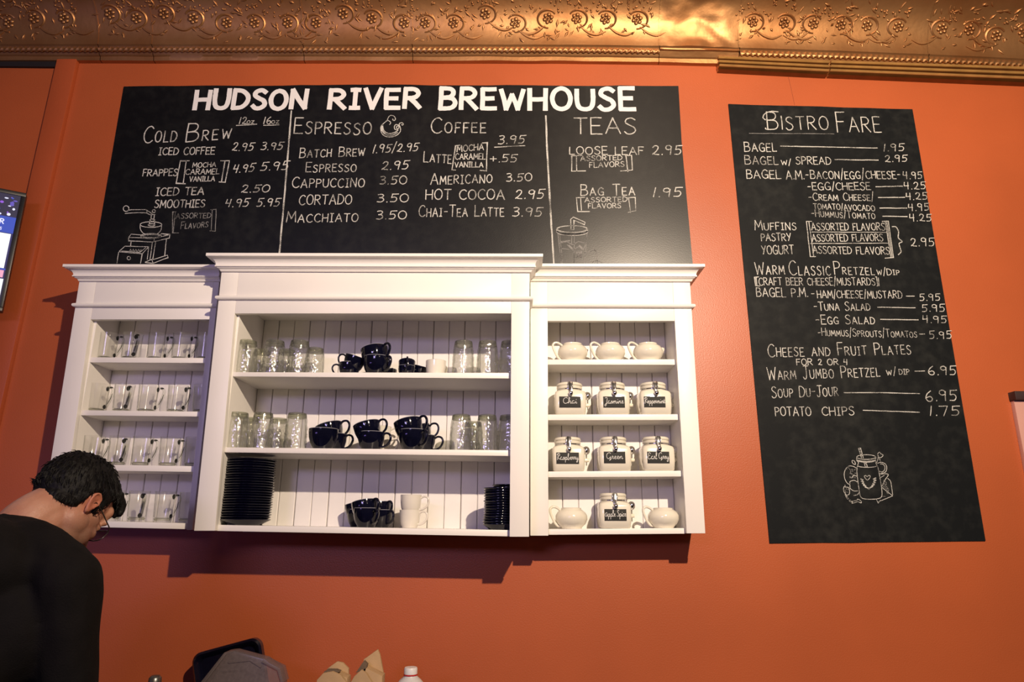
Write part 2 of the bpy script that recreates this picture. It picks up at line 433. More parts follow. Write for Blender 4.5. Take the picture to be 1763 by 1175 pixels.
main_px = edge((213,149),(640,146),14,.8,R)+edge((640,146),(1168,148),16,.8,R)+edge((1168,148),(1174,250),3,.3,R)+edge((1174,250),(1195,480),3,.3,R)+[(1195,480),(156,480)]
main_px = [(p[0], p[1]) for p in main_px][::-1]
big = board('menu_chalkboard', main_px, 'wide black chalkboard of drinks and prices behind the white cabinet tops', M_board)
fare_px = (edge((1254,179),(1571,188),8,.6,R)+edge((1571,188),(1697,932),12,.0,R)+edge((1697,932),(1325,936),8,.5,R)+[(1325,936),(1290,560)])[::-1]
fare = board('menu_chalkboard', fare_px, 'tall black chalkboard headed Bistro Fare on the orange wall', M_board2)

# stroke lettering.  '~' = smooth stroke
GL = {
'A':(.7,"0,0 .35,1 .7,0|.13,.36 .58,.36"),'B':(.58,"0,0 .02,1|~0,1 .4,.96 .5,.77 .38,.58 .03,.53|~.03,.53 .45,.5 .58,.26 .42,.04 0,0"),
'C':(.62,"~.62,.86 .45,1 .2,.92 .02,.6 .05,.25 .22,.03 .45,0 .64,.13"),'D':(.62,"0,0 .02,1|~0,1 .35,.95 .6,.68 .6,.35 .38,.06 0,0"),
'E':(.5,"0,0 0,1|0,1 .5,1|0,.52 .42,.52|0,0 .52,0"),'F':(.48,"0,0 .02,1|0,1 .5,1|0,.53 .4,.53"),
'G':(.66,"~.62,.84 .42,1 .18,.9 .01,.55 .08,.18 .3,0 .55,.06 .64,.3|.36,.42 .66,.42|.64,.42 .64,.02"),'H':(.6,"0,0 0,1|.58,0 .6,1|0,.5 .6,.52"),
'I':(.34,".02,1 .34,1|.18,1 .17,0|0,0 .34,0"),'!':(.06,".03,0 .04,1"),'J':(.5,"~.34,1 .34,.3 .26,.04 .1,0 0,.16|.1,1 .58,1"),
'K':(.55,"0,0 0,1|.5,1 0,.45|.12,.52 .55,0"),'L':(.48,".02,1 0,0|0,0 .5,.01"),'M':(.78,"0,0 .08,1 .39,.3 .7,1 .78,0"),
'N':(.64,"0,0 .02,1 .6,0 .64,1"),'O':(.68,"~.34,1 .1,.85 0,.5 .1,.13 .34,0 .58,.13 .68,.5 .58,.86 .34,1"),
'P':(.54,".02,0 .02,1|~0,1 .38,.98 .54,.76 .4,.53 .03,.47"),'R':(.6,".0,0 .02,1|~0,1 .38,.98 .54,.77 .4,.55 .03,.5|.2,.5 .6,0"),
'S':(.54,"~.52,.88 .35,1 .12,.93 .06,.72 .25,.55 .45,.42 .52,.2 .36,.02 .14,0 0,.14"),'T':(.6,"0,1 .62,1|.31,1 .3,0"),
'U':(.6,"~0,1 .0,.45 .08,.1 .3,0 .52,.1 .6,.45 .6,1"),'V':(.62,"0,1 .3,0 .62,1"),'W':(.88,"0,1 .2,0 .43,.75 .66,0 .88,1"),
'Y':(.6,"0,1 .3,.5|.6,1 .2,0"),'Z':(.55,"0,1 .55,1 0,0 .56,0"),'X':(.55,"0,0 .55,1|0,1 .55,0"),
'0':(.6,"~.3,1 .08,.82 0,.5 .08,.15 .3,0 .52,.15 .6,.5 .52,.84 .3,1"),'1':(.14,"0,0 .14,1"),
'2':(.52,"~.06,.78 .2,.98 .42,.92 .44,.66 .25,.3 .04,.06|~.04,.06 .1,.16 .22,.06 .52,.02"),'3':(.46,"~.05,.95 .3,1 .44,.82 .3,.6 .14,.55|~.14,.55 .38,.5 .46,.24 .28,.02 0,.05"),
'4':(.5,".08,1 0,.48 .46,.5|.44,1 .36,0"),'5':(.5,".14,.98 .08,.56|~.08,.56 .34,.6 .46,.36 .32,.05 0,.04|.13,.98 .58,1"),
'6':(.5,"~.42,1 .14,.7 .02,.3 .16,.02 .38,.04 .46,.28 .32,.46 .08,.36"),'7':(.5,"0,.98 .52,1 .2,0"),
'9':(.5,"~.46,.74 .34,.96 .1,.92 .04,.66 .2,.52 .4,.6 .46,.8|.47,.86 .38,0"),'.':(.08,".03,.0 .06,.05"),',':(.08,".03,.02 0,-.15"),
'-':(.4,".02,.45 .36,.46"),'/':(.3,"0,-.15 .32,1.2"),'+':(.5,"0,.45 .5,.45|.25,.15 .25,.75"),' ':(.38,""),"'":(.1,".05,1 .03,.8"),
'[':(.2,".18,1.1 0,1.1 0,-.1 .18,-.1"),']':(.2,"0,1.1 .18,1.1 .18,-.1 0,-.1"),
}
def glyph(ch, lib=GL):
    w_, s = lib[ch]; out = []
    for st in s.split('|'):
        if not st: continue
        sm = st[0] == '~'; pts = [tuple(float(q) for q in p.split(',')) for p in st.lstrip('~').split()]
        if sm and pts[0] == pts[-1]:
            q = [(p.x, p.y) for p in spline([(a, b, 0) for a, b in pts[:-1]], 5, True)]; m_ = len(q)//2; out.append(q[:m_+1]); pts = q[m_:]+q[:1]
        elif sm: pts = [(p.x, p.y) for p in spline([(a, b, 0) for a, b in pts], 5)]
        out.append(pts)
    return w_, out
def ribbon(mb, pts, width, y, jit=0):
    """flat stroke of chalk; pts = (x,z); y = plane of its face"""
    P = [Vector((p[0], p[1])) for p in pts]; Q = [P[0]]
    for p in P[1:]:
        if (p-Q[-1]).length > 1e-4: Q.append(p)
    if len(Q) < 2: Q.append(Q[0]+Vector((width*.6, 0)))
    n = len(Q); vs = []
    for i, p in enumerate(Q):
        a = Q[max(0,i-1)]; b_ = Q[min(n-1,i+1)]; t = (b_-a)
        t = t.normalized() if t.length > 1e-9 else Vector((1,0)); nn = Vector((-t.y, t.x))
        if 0 < i < n-1:
            t1 = (Q[i]-Q[i-1]).normalized(); c_ = abs(Vector((-t1.y,t1.x)).dot(nn)); k = 1/max(.55, c_)
        else: k = 1
        hw = width/2*k*(1+rnd.uniform(-jit, jit)); e = Vector((0,0))
        if i == 0: e = -t*width*.3
        if i == n-1: e = t*width*.3
        a2, b2 = p+nn*hw+e, p-nn*hw+e
        vs += [(a2.x, y, a2.y), (b2.x, y, b2.y)]
    mb.add(vs, [(2*i, 2*i+1, 2*i+3, 2*i+2) for i in range(n-1)])
def layout(s, small=.74, gap=.2, lib=GL):
    """lower-case letters are drawn as small capitals"""
    x = 0; out = []
    for ch in s:
        k = 1
        if lib is GL and ch.isalpha() and ch.islower(): k = small; ch = ch.upper()
        if lib is GL and ch == '!': k = small
        w_, st = glyph(ch, lib)
        out.append([[(x+a*k, b*k) for a, b in t] for t in st]); x += w_*k+gap*(1 if lib is GL else 0)
    return x-(gap if lib is GL else 0), out
ORDER = [0]
def write(parent, s, x0, y0, x1, y1, h, wpx=1.9, mat=None, small=.74, jit=.16, slant=0, gap=.2, lib=GL, d=BT, name='chalk_lettering', mb=None):
    """(x0,y0)-(x1,y1): the base line in the photograph, h: height of a capital there"""
    tot, G = layout(s, small, gap, lib); ORDER[0] += 1
    own = mb is None; mb = mb or MB(); dd = d+.0004+.00001*(ORDER[0] % 7)
    hm = W((x0+x1)/2, (y0+y1)/2-h, dd).z - W((x0+x1)/2, (y0+y1)/2, dd).z; wm = wpx*(.74 if parent is fare else .80 if wpx < 5 else 1)*hm/h; ns = 0
    for li, let in enumerate(G):
        jz = rnd.uniform(-.03, .03)*hm; js = 1+rnd.uniform(-.05, .05)
        for st in let:
            pts = []
            for (u, v) in st:
                p = W(x0+(x1-x0)*u/tot, y0+(y1-y0)*u/tot, dd); pts.append((p.x+slant*v*hm, p.z+v*hm*js+jz))
            if len(pts) < 6:   # a hand-drawn line is never quite straight
                q = []
                for a_, b_ in zip(pts[:-1], pts[1:]):
                    q += [a_, ((a_[0]+b_[0])/2+rnd.uniform(-1,1)*.018*hm, (a_[1]+b_[1])/2+rnd.uniform(-1,1)*.018*hm)]
                pts = q+[pts[-1]]
            cut = [0]
            for q_ in range(1, len(pts)-1):
                a1 = math.atan2(pts[q_][1]-pts[q_-1][1], pts[q_][0]-pts[q_-1][0]); a2 = math.atan2(pts[q_+1][1]-pts[q_][1], pts[q_+1][0]-pts[q_][0])
                if abs((a2-a1+PI) % (2*PI)-PI) > 1.0: cut.append(q_)
            for q0, q1 in zip(cut, cut[1:]+[len(pts)-1]):
                ns += 1; ribbon(mb, pts[q0:q1+1], wm, -dd-ns*1.5e-5, jit)
    if own: return put(mb, parent, mat or M_chalk, name)
def put(mb, parent, mat, name):
    L = parent.location if parent else Vector((0,0,0))
    mb.v = [(x-L.x, y-L.y, z-L.z) for x, y, z in mb.v]
    return mb.build(name, mat, parent, fix=False)
def lines(parent, groups, wpx=1.6, mat=None, name='chalk_line', d=BT):
    """groups: photo-pixel polylines; '~' first = smooth"""
    mb = MB(); ORDER[0] += 1; dd = d+.0004+.00001*(ORDER[0] % 7)
    for g in groups:
        sm = g[0] == '~'; pts = g[1:] if sm else g
        if sm: pts = [(p.x, p.y) for p in spline([(a, b, 0) for a, b in pts], 6)]
        else:
            q = []
            for a_, b_ in zip(pts[:-1], pts[1:]):
                n = max(1, int(math.hypot(b_[0]-a_[0], b_[1]-a_[1])/9))
                q += [(a_[0]+(b_[0]-a_[0])*k/n+(rnd.uniform(-.25,.25) if k else 0), a_[1]+(b_[1]-a_[1])*k/n+(rnd.uniform(-.25,.25) if k else 0)) for k in range(n)]
            pts = q+[pts[-1]]
        P = [W(x, y, dd) for x, y in pts]; wm = wpx*.88*(W(pts[0][0], pts[0][1]-10, dd)-W(pts[0][0], pts[0][1], dd)).length/10
        ribbon(mb, [(p.x, p.z) for p in P], wm, -dd, .2)
    return put(mb, parent, mat or M_chalk, name)
def crop(ox, oy, s): return lambda *pts: [(ox+u/s, oy+v/s) if not isinstance(u, str) else u for u, v in pts]
def circ(x, y, rx, ry=None, a0=0, a1=2*PI, n=16):
    ry = ry or rx; return [(x+rx*math.cos(a), y+ry*math.sin(a)) for a in np.linspace(a0, a1, n)]

# -- title
for s, x0, y0, x1, y1, h in (("HUDSON",335,187.5,526,186.5,32),("RIVER",567,186,722,185.5,32),("BREW",758,187,901,188,33.5),("HOUSE",912,188,1092,189,34.5)):
    write(big, s, x0, y0, x1, y1, h, 7.2, M_paintw, jit=.05, gap=.24)
for s, x0, y0, x1, y1, h, wd, kw in (
 ("Cold",246,246,303,244,29,2.2,dict(small=.62)),("Brew",320,244,397,238,33,2.2,dict(small=.5)),
 ("12",411.8,213.5,424,213,11,1.8,{}),("oz",425,213,437,212.5,7,1.3,dict(small=.7)),("16",453.8,213.5,466,213.5,12,1.8,{}),("oz",467,213,480,212.5,7,1.3,dict(small=.7)),
 ("ICED COFFEE",273,267,369,265.5,12,1.9,{}),("2.95",399,259.8,435,259.2,13.5,1.8,dict(slant=.12)),("3.95",449,258.3,485.5,258,12.5,1.8,dict(slant=.12)),
 ("FRAPPES",245.5,303.6,304.8,302.7,11.6,1.9,{}),("MOCHA",331.4,288.5,371.3,287.5,8,1.5,{}),("CARAMEL",319.2,300.7,377,299.8,9,1.5,{}),("VANILLA",325.9,312.8,369.3,311.8,8.4,1.6,{}),
 ("4.95",400.5,297.5,436.4,295.5,14,1.9,dict(slant=.12)),("5.95",448,293.8,495,292,14.5,1.9,dict(slant=.1)),
 ("ICED TEA",268,337.4,350.2,335,13,2,{}),("2.50",414.7,331.9,463,331,13,1.9,dict(slant=.1)),
 ("SMOOTHIES",265.7,358,351.9,357,13,2,{}),("4.95",387.2,356.5,427,356,13.5,1.9,dict(slant=.1)),("5.95",441.6,355.6,480.3,355,13.5,1.9,dict(slant=.1)),
 ("Espresso",506,230,638.6,231.5,27,2.2,dict(small=.72)),("Coffee",742,229,836,228.5,27,2.2,dict(small=.62)),
 ("Batch Brew",515.6,272,627.6,268.4,17,1.9,{}),("1.95/2.95",642,263.5,719,259.7,14,1.8,dict(slant=.1)),
 ("Espresso",526.3,296.4,613,295.5,17,1.8,{}),("2.95",656.6,292.5,702.3,291,14.5,1.9,dict(slant=.1)),
 ("Cappuccino",502.6,323.3,627,322,18,1.9,dict(small=.8)),("3.50",653.7,317.6,700,316.7,13.5,1.9,{}),
 ("CORTADO",514.7,352.6,605,351.4,16,1.9,{}),("3.50",649.3,348.3,702.9,347.8,14,1.9,{}),
 ("Macchiato",493,383,616,381.8,18,1.9,dict(small=.78)),("3.50",647.9,378.3,699.4,377,14.5,1.9,{}),
 ("3.95",857.7,248.2,902.6,247,14,1.9,dict(slant=.1)),("Latte",729.5,278.5,776.7,281.5,19,1.9,dict(small=.72)),
 ("MOCHA",786.8,261.7,832.5,258,10.5,1.7,{}),("CARAMEL",783.9,274.7,835.4,274.5,9.5,1.6,{}),("VANILLA",783,288,831.7,288,8.7,1.6,{}),("+.55",844,279.5,889.6,279,12.5,1.9,{}),
 ("Americano",741.4,317.6,847,314.7,19,1.9,dict(small=.74)),("3.50",872,312.6,915.6,311.5,13.5,1.9,{}),
 ("HOT COCOA",733,343.3,868.4,343.3,17,2.1,{}),("2.95",886.7,343,935.9,342,16,2,dict(slant=.08)),
 ("Chai-Tea Latte",721,373,867.3,372.5,19,1.9,dict(small=.74)),("3.95",882.3,372.7,932.4,372.3,15,2,dict(slant=.08)),
 ("TEAS",989,230.7,1095,230.7,27,2.3,{}),("LOOSE LEAF",980.8,265.5,1108,266.5,13,1.8,{}),("2.95",1122.6,266.6,1173,266,15.5,2,dict(slant=.05)),
 ("ASSORTED",999.6,277,1071,275.6,8,1.5,{}),("FLAVORS",1015,288.6,1074.8,287,9,1.5,{}),
 ("Bag Tea",1000,337,1093,336.5,19,2,dict(small=.7)),("1.95",1125,339.5,1173.3,339,15.5,2,dict(slant=.05)),
 ("ASSORTED",1006.8,348.5,1079.8,347,8,1.5,{}),("FLAVORS",1013,359,1069,358,8,1.5,{})):
    write(big, s, x0, y0, x1, y1, h, wd, **kw)
write(big, "ASSORTED", 302.4,376.7,362.6,375.3, 8.7, 1.4, M_chalkfaint); write(big, "Flavors", 311,394.7,357.7,391.2, 12, 1.4, M_chalkfaint)
c1 = crop(150,130,3.457); c2 = crop(480,130,3.455); c3 = crop(920,130,3.455)
lines(big, [c1((888,298),(1010,290)), c1((1050,297),(1143,294)), c2((1283,427),(1465,418))], 1.5)
# column dividers
lines(big, [[(501.7,191),(496,262),(490,335),(481,437)]], 2.6, name='column_divider'); lines(big, [[(939.7,199.5),(942,260),(946,330),(953.5,458)]], 2.8, name='column_divider')
lines(big, [c1((608,508),(555,508),(530,642),(585,645)), c1((590,510),(572,642)), c1((557,510),(590,510)), c1((795,508),(847,508),(822,636),(785,634)), c1((820,512),(800,632))], 1.7, name='chalk_bracket')
lines(big, [c1((530,812),(510,812),(508,938),(545,938)), c1((525,815),(512,935)), c1((735,800),(768,797),(763,928),(730,925)), c1((745,800),(738,925))], 1.3, M_chalkfaint, name='chalk_bracket')
lines(big, [c2((1078,415),(1052,418),(1030,562),(1052,563)), c2((1210,402),(1240,400),(1235,568),(1198,565))], 1.8, name='chalk_bracket')
lines(big, [c3((285,475),(222,478),(222,570),(305,568)), c3((250,478),(252,570)), c3((540,478),(578,475),(583,563),(512,569)), c3((545,478),(556,572))], 1.6, name='chalk_bracket')
lines(big, [c3((300,725),(250,728),(258,810),(328,810)), c3((275,728),(280,802)), c3((555,728),(600,725),(603,805),(555,815)), c3((560,728),(572,817))], 1.6, name='chalk_bracket')
# ampersand
c7 = crop(640,190,16.29); AM = 'chalk_ampersand'
lines(big, [['~']+c7((590,240),(600,280),(640,285),(665,240),(640,180),(580,145),(520,148),(470,195),(435,280)), ['~']+c7((435,280),(480,295),(525,330),(525,370),(500,400)), ['~']+c7((430,290),(360,345),(290,410)),
  ['~']+c7((290,400),(255,480),(262,590),(300,670),(380,730),(500,750),(630,730),(740,670),(805,580),(800,480),(770,410),(790,360),(850,350),(885,380),(870,415),(835,405)), ['~']+c7((310,430),(330,540),(400,620),(510,650),(640,620),(740,560)),
  ['~']+c7((740,545),(660,540),(632,470),(670,405),(735,410),(765,470),(735,520),(695,500),(700,450),(735,445))], 1.3, name=AM)
lines(big, [['~']+c7((285,450),(300,570),(360,650))], 3.0, name=AM)
lines(big, [['~']+c7((340,640),(430,690),(520,700),(620,680),(720,620))], 3.0, M_chalkfaint, name=AM)
# coffee grinder drawing
e = lambda x, y, rx, ry=None, a0=0, a1=2*PI: c1(*circ(x, y, rx, ry, a0, a1))
lines(big, [e(232,793,17), c1((244,803),(262,800),(350,799),(388,824)), c1((226,822),(300,817),(352,818),(375,830)), c1((350,799),(358,812),(352,818)), e(397,808,9), c1((375,830),(404,828)), c1((382,832),(380,858)), c1((400,830),(397,860)),
  e(388,862,14,7), c1((378,866),(366,890)), c1((398,866),(404,890)), e(384,890,20,7), e(380,888,65,17), ['~']+c1((315,893),(318,918),(335,940),(362,950)), ['~']+c1((443,893),(440,918),(425,938),(402,950)),
  c1((320,950),(262,945),(247,965),(247,985),(388,992),(490,968),(492,948),(440,942)), c1((247,965),(400,970),(492,948)), c1((400,970),(398,990)),
  c1((262,988),(258,1020)), c1((388,995),(374,1095)), c1((408,992),(390,1098)), c1((472,975),(462,1072)),
  c1((225,1017),(367,1020),(358,1095)), c1((225,1017),(188,1050)), c1((367,1020),(328,1062)), c1((188,1050),(328,1062),(318,1119)), c1((188,1050),(177,1119)), c1((205,1046),(314,1054)), c1((314,1054),(348,1026)), e(248,1088,10),
  c1((345,1112),(385,1095),(392,1118)), c1((388,1098),(478,1070),(482,1085),(392,1119),(345,1114))], 1.3, name='coffee_grinder_drawing')
lines(big, [e(380,955,60,12), e(380,958,55,12)], 2.0, name='coffee_grinder_drawing')
lines(big, [[(c1((250+8*k, 1050-(k%2)*14))[0]) for k in range(10)]], 1.5, M_chalkfaint, name='coffee_grinder_drawing')
# iced tea cup drawing
g = lambda x, y, rx, ry=None, a0=0, a1=2*PI: c3(*circ(x, y, rx, ry, a0, a1))
lines(big, [c3((218,918),(216,856),(232,843),(302,874),(299,888),(236,862),(234,918),(218,918)), g(225,914,91,20), g(225,932,91,20,0,PI), c3((134,914),(134,932)), c3((316,914),(316,932))], 1.5, name='iced_tea_drawing')
lines(big, [g(225,924,90,19,.05,PI-.05), g(225,928,90,19,.05,PI-.05)], 2.6, M_chalkfaint, name='iced_tea_drawing')
lines(big, [c3((140,942),(160,1119)), c3((314,940),(298,1119)), c3((150,945),(168,1119)), c3((222,950),(222,1000)), c3((237,950),(236,1119)), c3((150,998),(195,990),(225,1008),(262,988),(305,1000)), c3((195,1008),(228,1040),(265,1018),(290,1040),(303,1008)), c3((160,1030),(205,1035)),
  c3((250,1045),(282,1045),(282,1083),(250,1083),(250,1045)), ['~']+c3((300,1056),(335,1046),(362,1040),(372,1075),(376,1118)), ['~']+c3((345,1112),(372,1102),(402,1112))], 1.2, M_chalkfaint, name='iced_tea_drawing')
lines(big, [c3((254,1054),(278,1054)), c3((254,1064),(278,1064)), c3((254,1074),(278,1074)), c3((160,990),(210,984)), c3((205,1012),(225,1030)), c3((268,1012),(285,1030))], 3.0, M_chalkfaint, name='iced_tea_drawing')

# -- bistro fare board
for s, x0, y0, x1, y1, h, wd, kw in (
 ("B!stro",1322,222.5,1427,224,30,2.1,dict(small=.72)),("Fare",1442,227,1517,227,33,2.1,dict(small=.76)),
 ("Bagel",1282,261,1337,261,17,1.9,dict(small=.82)),("1.95",1522,260.5,1557,259.6,12,1.7,dict(slant=.05)),
 ("Bagel",1283,283,1339.6,283.5,16,1.8,dict(small=.82)),("w/",1345.5,284,1362,284,9,1.6,dict(small=.85)),("SPREAD",1371,283,1431,283,12.5,1.7,{}),("2.95",1524,279,1562,278.3,11.5,1.7,dict(slant=.05)),
 ("BAGEL",1286,307.7,1344.5,307.5,14.5,1.8,{}),("A.M.-",1354,308.7,1393,308.5,15,1.8,{}),("Bacon/egg/cheese-",1396,308,1551,308,15,1.8,dict(small=.85)),("4.95",1556,308.3,1588,308,12,1.7,{}),
 ("-EGG/CHEESE",1391,327.5,1499,327,12.5,1.7,{}),("4.25",1557.6,326.3,1594,325.8,12,1.7,{}),
 ("-Cream Cheese/",1393,345.5,1504.5,345.5,12.5,1.6,dict(small=.8)),("4.25",1561,344.3,1597,343.8,12,1.7,{}),
 ("TOMATO/AVOCADO",1401,360,1506.5,363.5,9.5,1.5,{}),("4.95",1565,363.5,1600,362.5,12,1.7,{}),
 ("-Hummus/Tomato",1397.6,373,1507,377.5,12,1.4,dict(small=.76)),("4.25",1567,381.3,1604,381,12,1.7,{}),
 ("Muffins",1300,396.2,1371,396,16,1.8,dict(small=.76)),("PASTRY",1311,415.3,1362,414.5,12.5,1.8,{}),("YOGURT",1312,438,1367,437.5,15,1.8,{}),
 ("ASSORTED FLAVORS",1397.6,396.7,1523.8,396.7,12,1.7,{}),("ASSORTED FLAVORS",1398.6,415.7,1520.5,415.5,12,1.7,{}),("ASSORTED FLAVORS",1400,436.5,1532,438.5,12.5,1.7,{}),
 ("2.95",1568.6,424.3,1609,423.5,14,1.8,{}),
 ("Warm",1301,473,1351,472.7,21,1.9,dict(small=.7)),("Class!c",1359.5,474,1430,473.7,25,1.9,dict(small=.6)),("Pretzel",1437,473.2,1505.5,473,22,1.8,dict(small=.56)),("w/Dip",1510.5,473.5,1548.7,473.5,11,1.6,{}),
 ("[CRAFT BEER CHEESE/MUSTARDS]",1303,491.3,1511,491.5,12.5,1.6,{}),
 ("BAGEL P.M.",1303,511,1391,511.5,15,1.7,{}),("-",1397,511,1403,511,12,1.6,{}),("HAM/CHEESE/MUSTARD",1407.6,513.3,1553.6,514,12.5,1.6,{}),("5.95",1584,518.3,1619,518,12,1.7,{}),
 ("-Tuna Salad",1402,534.6,1498.6,535,14.5,1.7,dict(small=.78)),("5.95",1588,537,1627,536.5,12.5,1.7,{}),
 ("-Egg Salad",1405,558,1506.4,558.3,16,1.8,dict(small=.74)),("4.95",1589.7,556.3,1630,556,12,1.7,{}),
 ("-Hummus/Sprouts/Tomatos",1409,578.5,1579,581.5,13,1.4,dict(small=.76)),("-",1583.5,581,1594,581,12,1.7,{}),("5.95",1600.6,583.8,1639,583.5,13,1.7,{}),
 ("Cheese and Fruit Plates",1323,614.5,1568.5,610,21,1.9,dict(small=.7)),("FOR 2 OR 4",1372,629,1459.6,628.5,10.5,1.7,{}),
 ("Warm Jumbo Pretzel",1322,655,1515,648.5,21,1.8,dict(small=.7)),("w/",1527,646.5,1543,646,12,1.6,dict(small=.7)),("DIP",1548.5,645.3,1566,645,9,1.6,{}),("6.95",1599,646.3,1646.6,645.5,15.5,2,{}),
 ("Soup Du-Jour",1329.4,685,1443.5,682,19,1.8,dict(small=.74)),("6.95",1594.5,691,1648,690.5,18,2.1,{}),
 ("POTATO",1335,716.5,1396.7,716,15,1.9,{}),("CHIPS",1416,715.8,1471,715.3,14.5,1.8,{}),("1.75",1602,716.3,1652.6,716,16,2,{})):
    write(fare, s, x0, y0, x1, y1, h, wd, **kw)
c4 = crop(1240,170,3.013); c5 = crop(1270,440,2.305)
for L_ in (c4((312,246),(560,251),(815,256)), c4((595,316),(820,319)), c4((807,457),(945,454)), c4((820,513),(957,512)), c4((828,568),(968,568)), c4((842,610),(970,612)), c4((965,1025),(1007,1025)),
           c5((555,206),(705,208)), c5((567,254),(717,256)), c5((703,460),(742,459)), c5((422,545),(570,545),(722,549)), c5((498,615),(722,623))):
    lines(fare, [L_], 1.6, name='chalk_leader')
lines(fare, [c4((475,637),(447,637),(467,820),(495,820)), c4((460,640),(485,818)), c4((475,692),(862,694)), c4((470,752),(872,750)), c4((840,637),(872,635),(899,824),(855,828)), c4((856,640),(885,822)), c4((864,640),(892,822))], 1.3, name='chalk_bracket')
lines(fare, [['~']+c4((892,664),(912,666),(925,690),(924,722),(944,742),(928,752),(934,778),(938,795),(924,810))], 1.6, name='chalk_bracket')
lines(fare, [c4((200,925),(178,926),(184,972),(205,972)), c4((820,930),(824,972))], 1.4, name='chalk_bracket')
lines(fare, [['~']+c4((235,110),(222,98),(232,78),(262,66),(300,68)), ['~']+c4((260,160),(238,158),(235,152))], 1.8, name='chalk_flourish')
# fruit jar drawing
c6 = crop(1430,760,7.469); j = lambda x, y, rx, ry=None, a0=0, a1=2*PI, n=16: c6(*circ(x, y, rx, ry, a0, a1, n))
FJ = 'fruit_jar_drawing'
lines(fare, [j(458,205,122,30,n=28), j(458,232,124,28,0,PI), j(462,248,110,24,0,PI), c6((334,208),(336,245),(356,272)), c6((582,208),(580,245),(578,268)), c6((362,272),(350,305),(342,340)), c6((578,268),(590,300),(606,330)),
  j(474,312,128,26,0,PI,20), ['~']+c6((342,335),(338,400),(352,520),(372,660),(392,722),(440,744),(540,748),(620,738),(656,712),(660,640),(640,500),(622,400),(606,325))], 1.2, name=FJ)
lines(fare, [c6((358,92),(384,88),(420,215)), c6((358,92),(398,215)), c6((430,270),(446,332)), c6((452,268),(474,330)), c6((446,332),(474,330)), c6((368,108),(388,106)), c6((378,140),(396,137)), c6((386,172),(406,168)), c6((436,290),(460,290))], 1.2, name=FJ)
lines(fare, [['~']+c6((472,504),(448,480),(434,456),(448,440),(470,456),(496,440),(510,456),(496,484),(472,504))], 1.1, name=FJ)
wl = [(404,492),(412,520),(424,548),(440,572),(460,594),(484,606)]; wr = [(566,484),(566,512),(558,540),(546,566),(526,590),(500,606)]
lines(fare, [c6((x-16,y-6),(x+12,y+8)) for x,y in wl]+[c6((x+16,y-10),(x-14,y+8)) for x,y in wr], 2.4, name=FJ)
lines(fare, [c6(*wl), c6(*wr)], 1.4, name=FJ)
lines(fare, [['~']+c6((240,320),(200,350),(176,410),(182,480),(210,535),(245,560)), ['~']+c6((330,345),(290,325),(240,318),(225,330)), ['~']+c6((275,470),(300,440),(335,450)), ['~']+c6((250,545),(250,520),(300,505),(345,525)), ['~']+c6((248,560),(255,610),(300,640),(350,640)),
  ['~']+c6((190,570),(168,600),(172,650),(205,692),(240,680),(242,620),(225,595),(190,590),(185,565)), c6((370,660),(345,690),(300,700)), ['~']+c6((265,780),(300,770),(340,760),(350,745),(390,770),(392,795),(350,780),(310,792),(275,802)), ['~']+c6((290,245),(275,255),(285,285),(318,302),(312,265),(290,245))], 1.2, name=FJ)
lines(fare, [c6((190,690+0),(212,714)), c6((200,712),(222,736)), c6((214,732),(238,756)), c6((232,750),(258,776)), c6((252,764),(280,790))], 2.4, name=FJ)
R_ = random.Random(2)
lines(fare, [c6((x, y), (x+R_.uniform(-10,10), y+R_.uniform(4,12))) for x, y in [(R_.uniform(205,320), R_.uniform(340,470)) for _ in range(26)]]+[c6((x, y), (x+4, y+6)) for x, y in [(R_.uniform(185,232), R_.uniform(610,670)) for _ in range(9)]], 1.3, M_chalkfaint, name=FJ)
lines(fare, [['~']+c6((600,285),(650,272),(705,295),(722,345),(705,398),(640,418)), j(655,345,44,52,-1.9,2.2), c6((590,280),(608,240),(612,200)), c6((625,215),(640,255)), ['~']+c6((630,140),(606,165),(620,205),(650,210),(676,180),(650,165),(630,140)), ['~']+c6((640,425),(700,420),(742,432),(700,500),(655,590)), c6((642,470),(690,440)), c6((655,590),(730,652),(795,700)), ['~']+c6((735,480),(770,515),(785,590),(798,690)), c6((798,705),(700,745),(620,778)), c6((590,750),(612,798),(640,762))], 1.1, name=FJ)
lines(fare, [j(712+R_.uniform(-28,40), y, 11, 20) for y in (520,545,572,600,625,655)]+[c6((668,712),(705,712))], .9, M_chalkfaint, name=FJ)
lines(fare, [c4((150,180),(400,181),(590,183))], 1.0, M_chalkfaint, name='smudge_line')
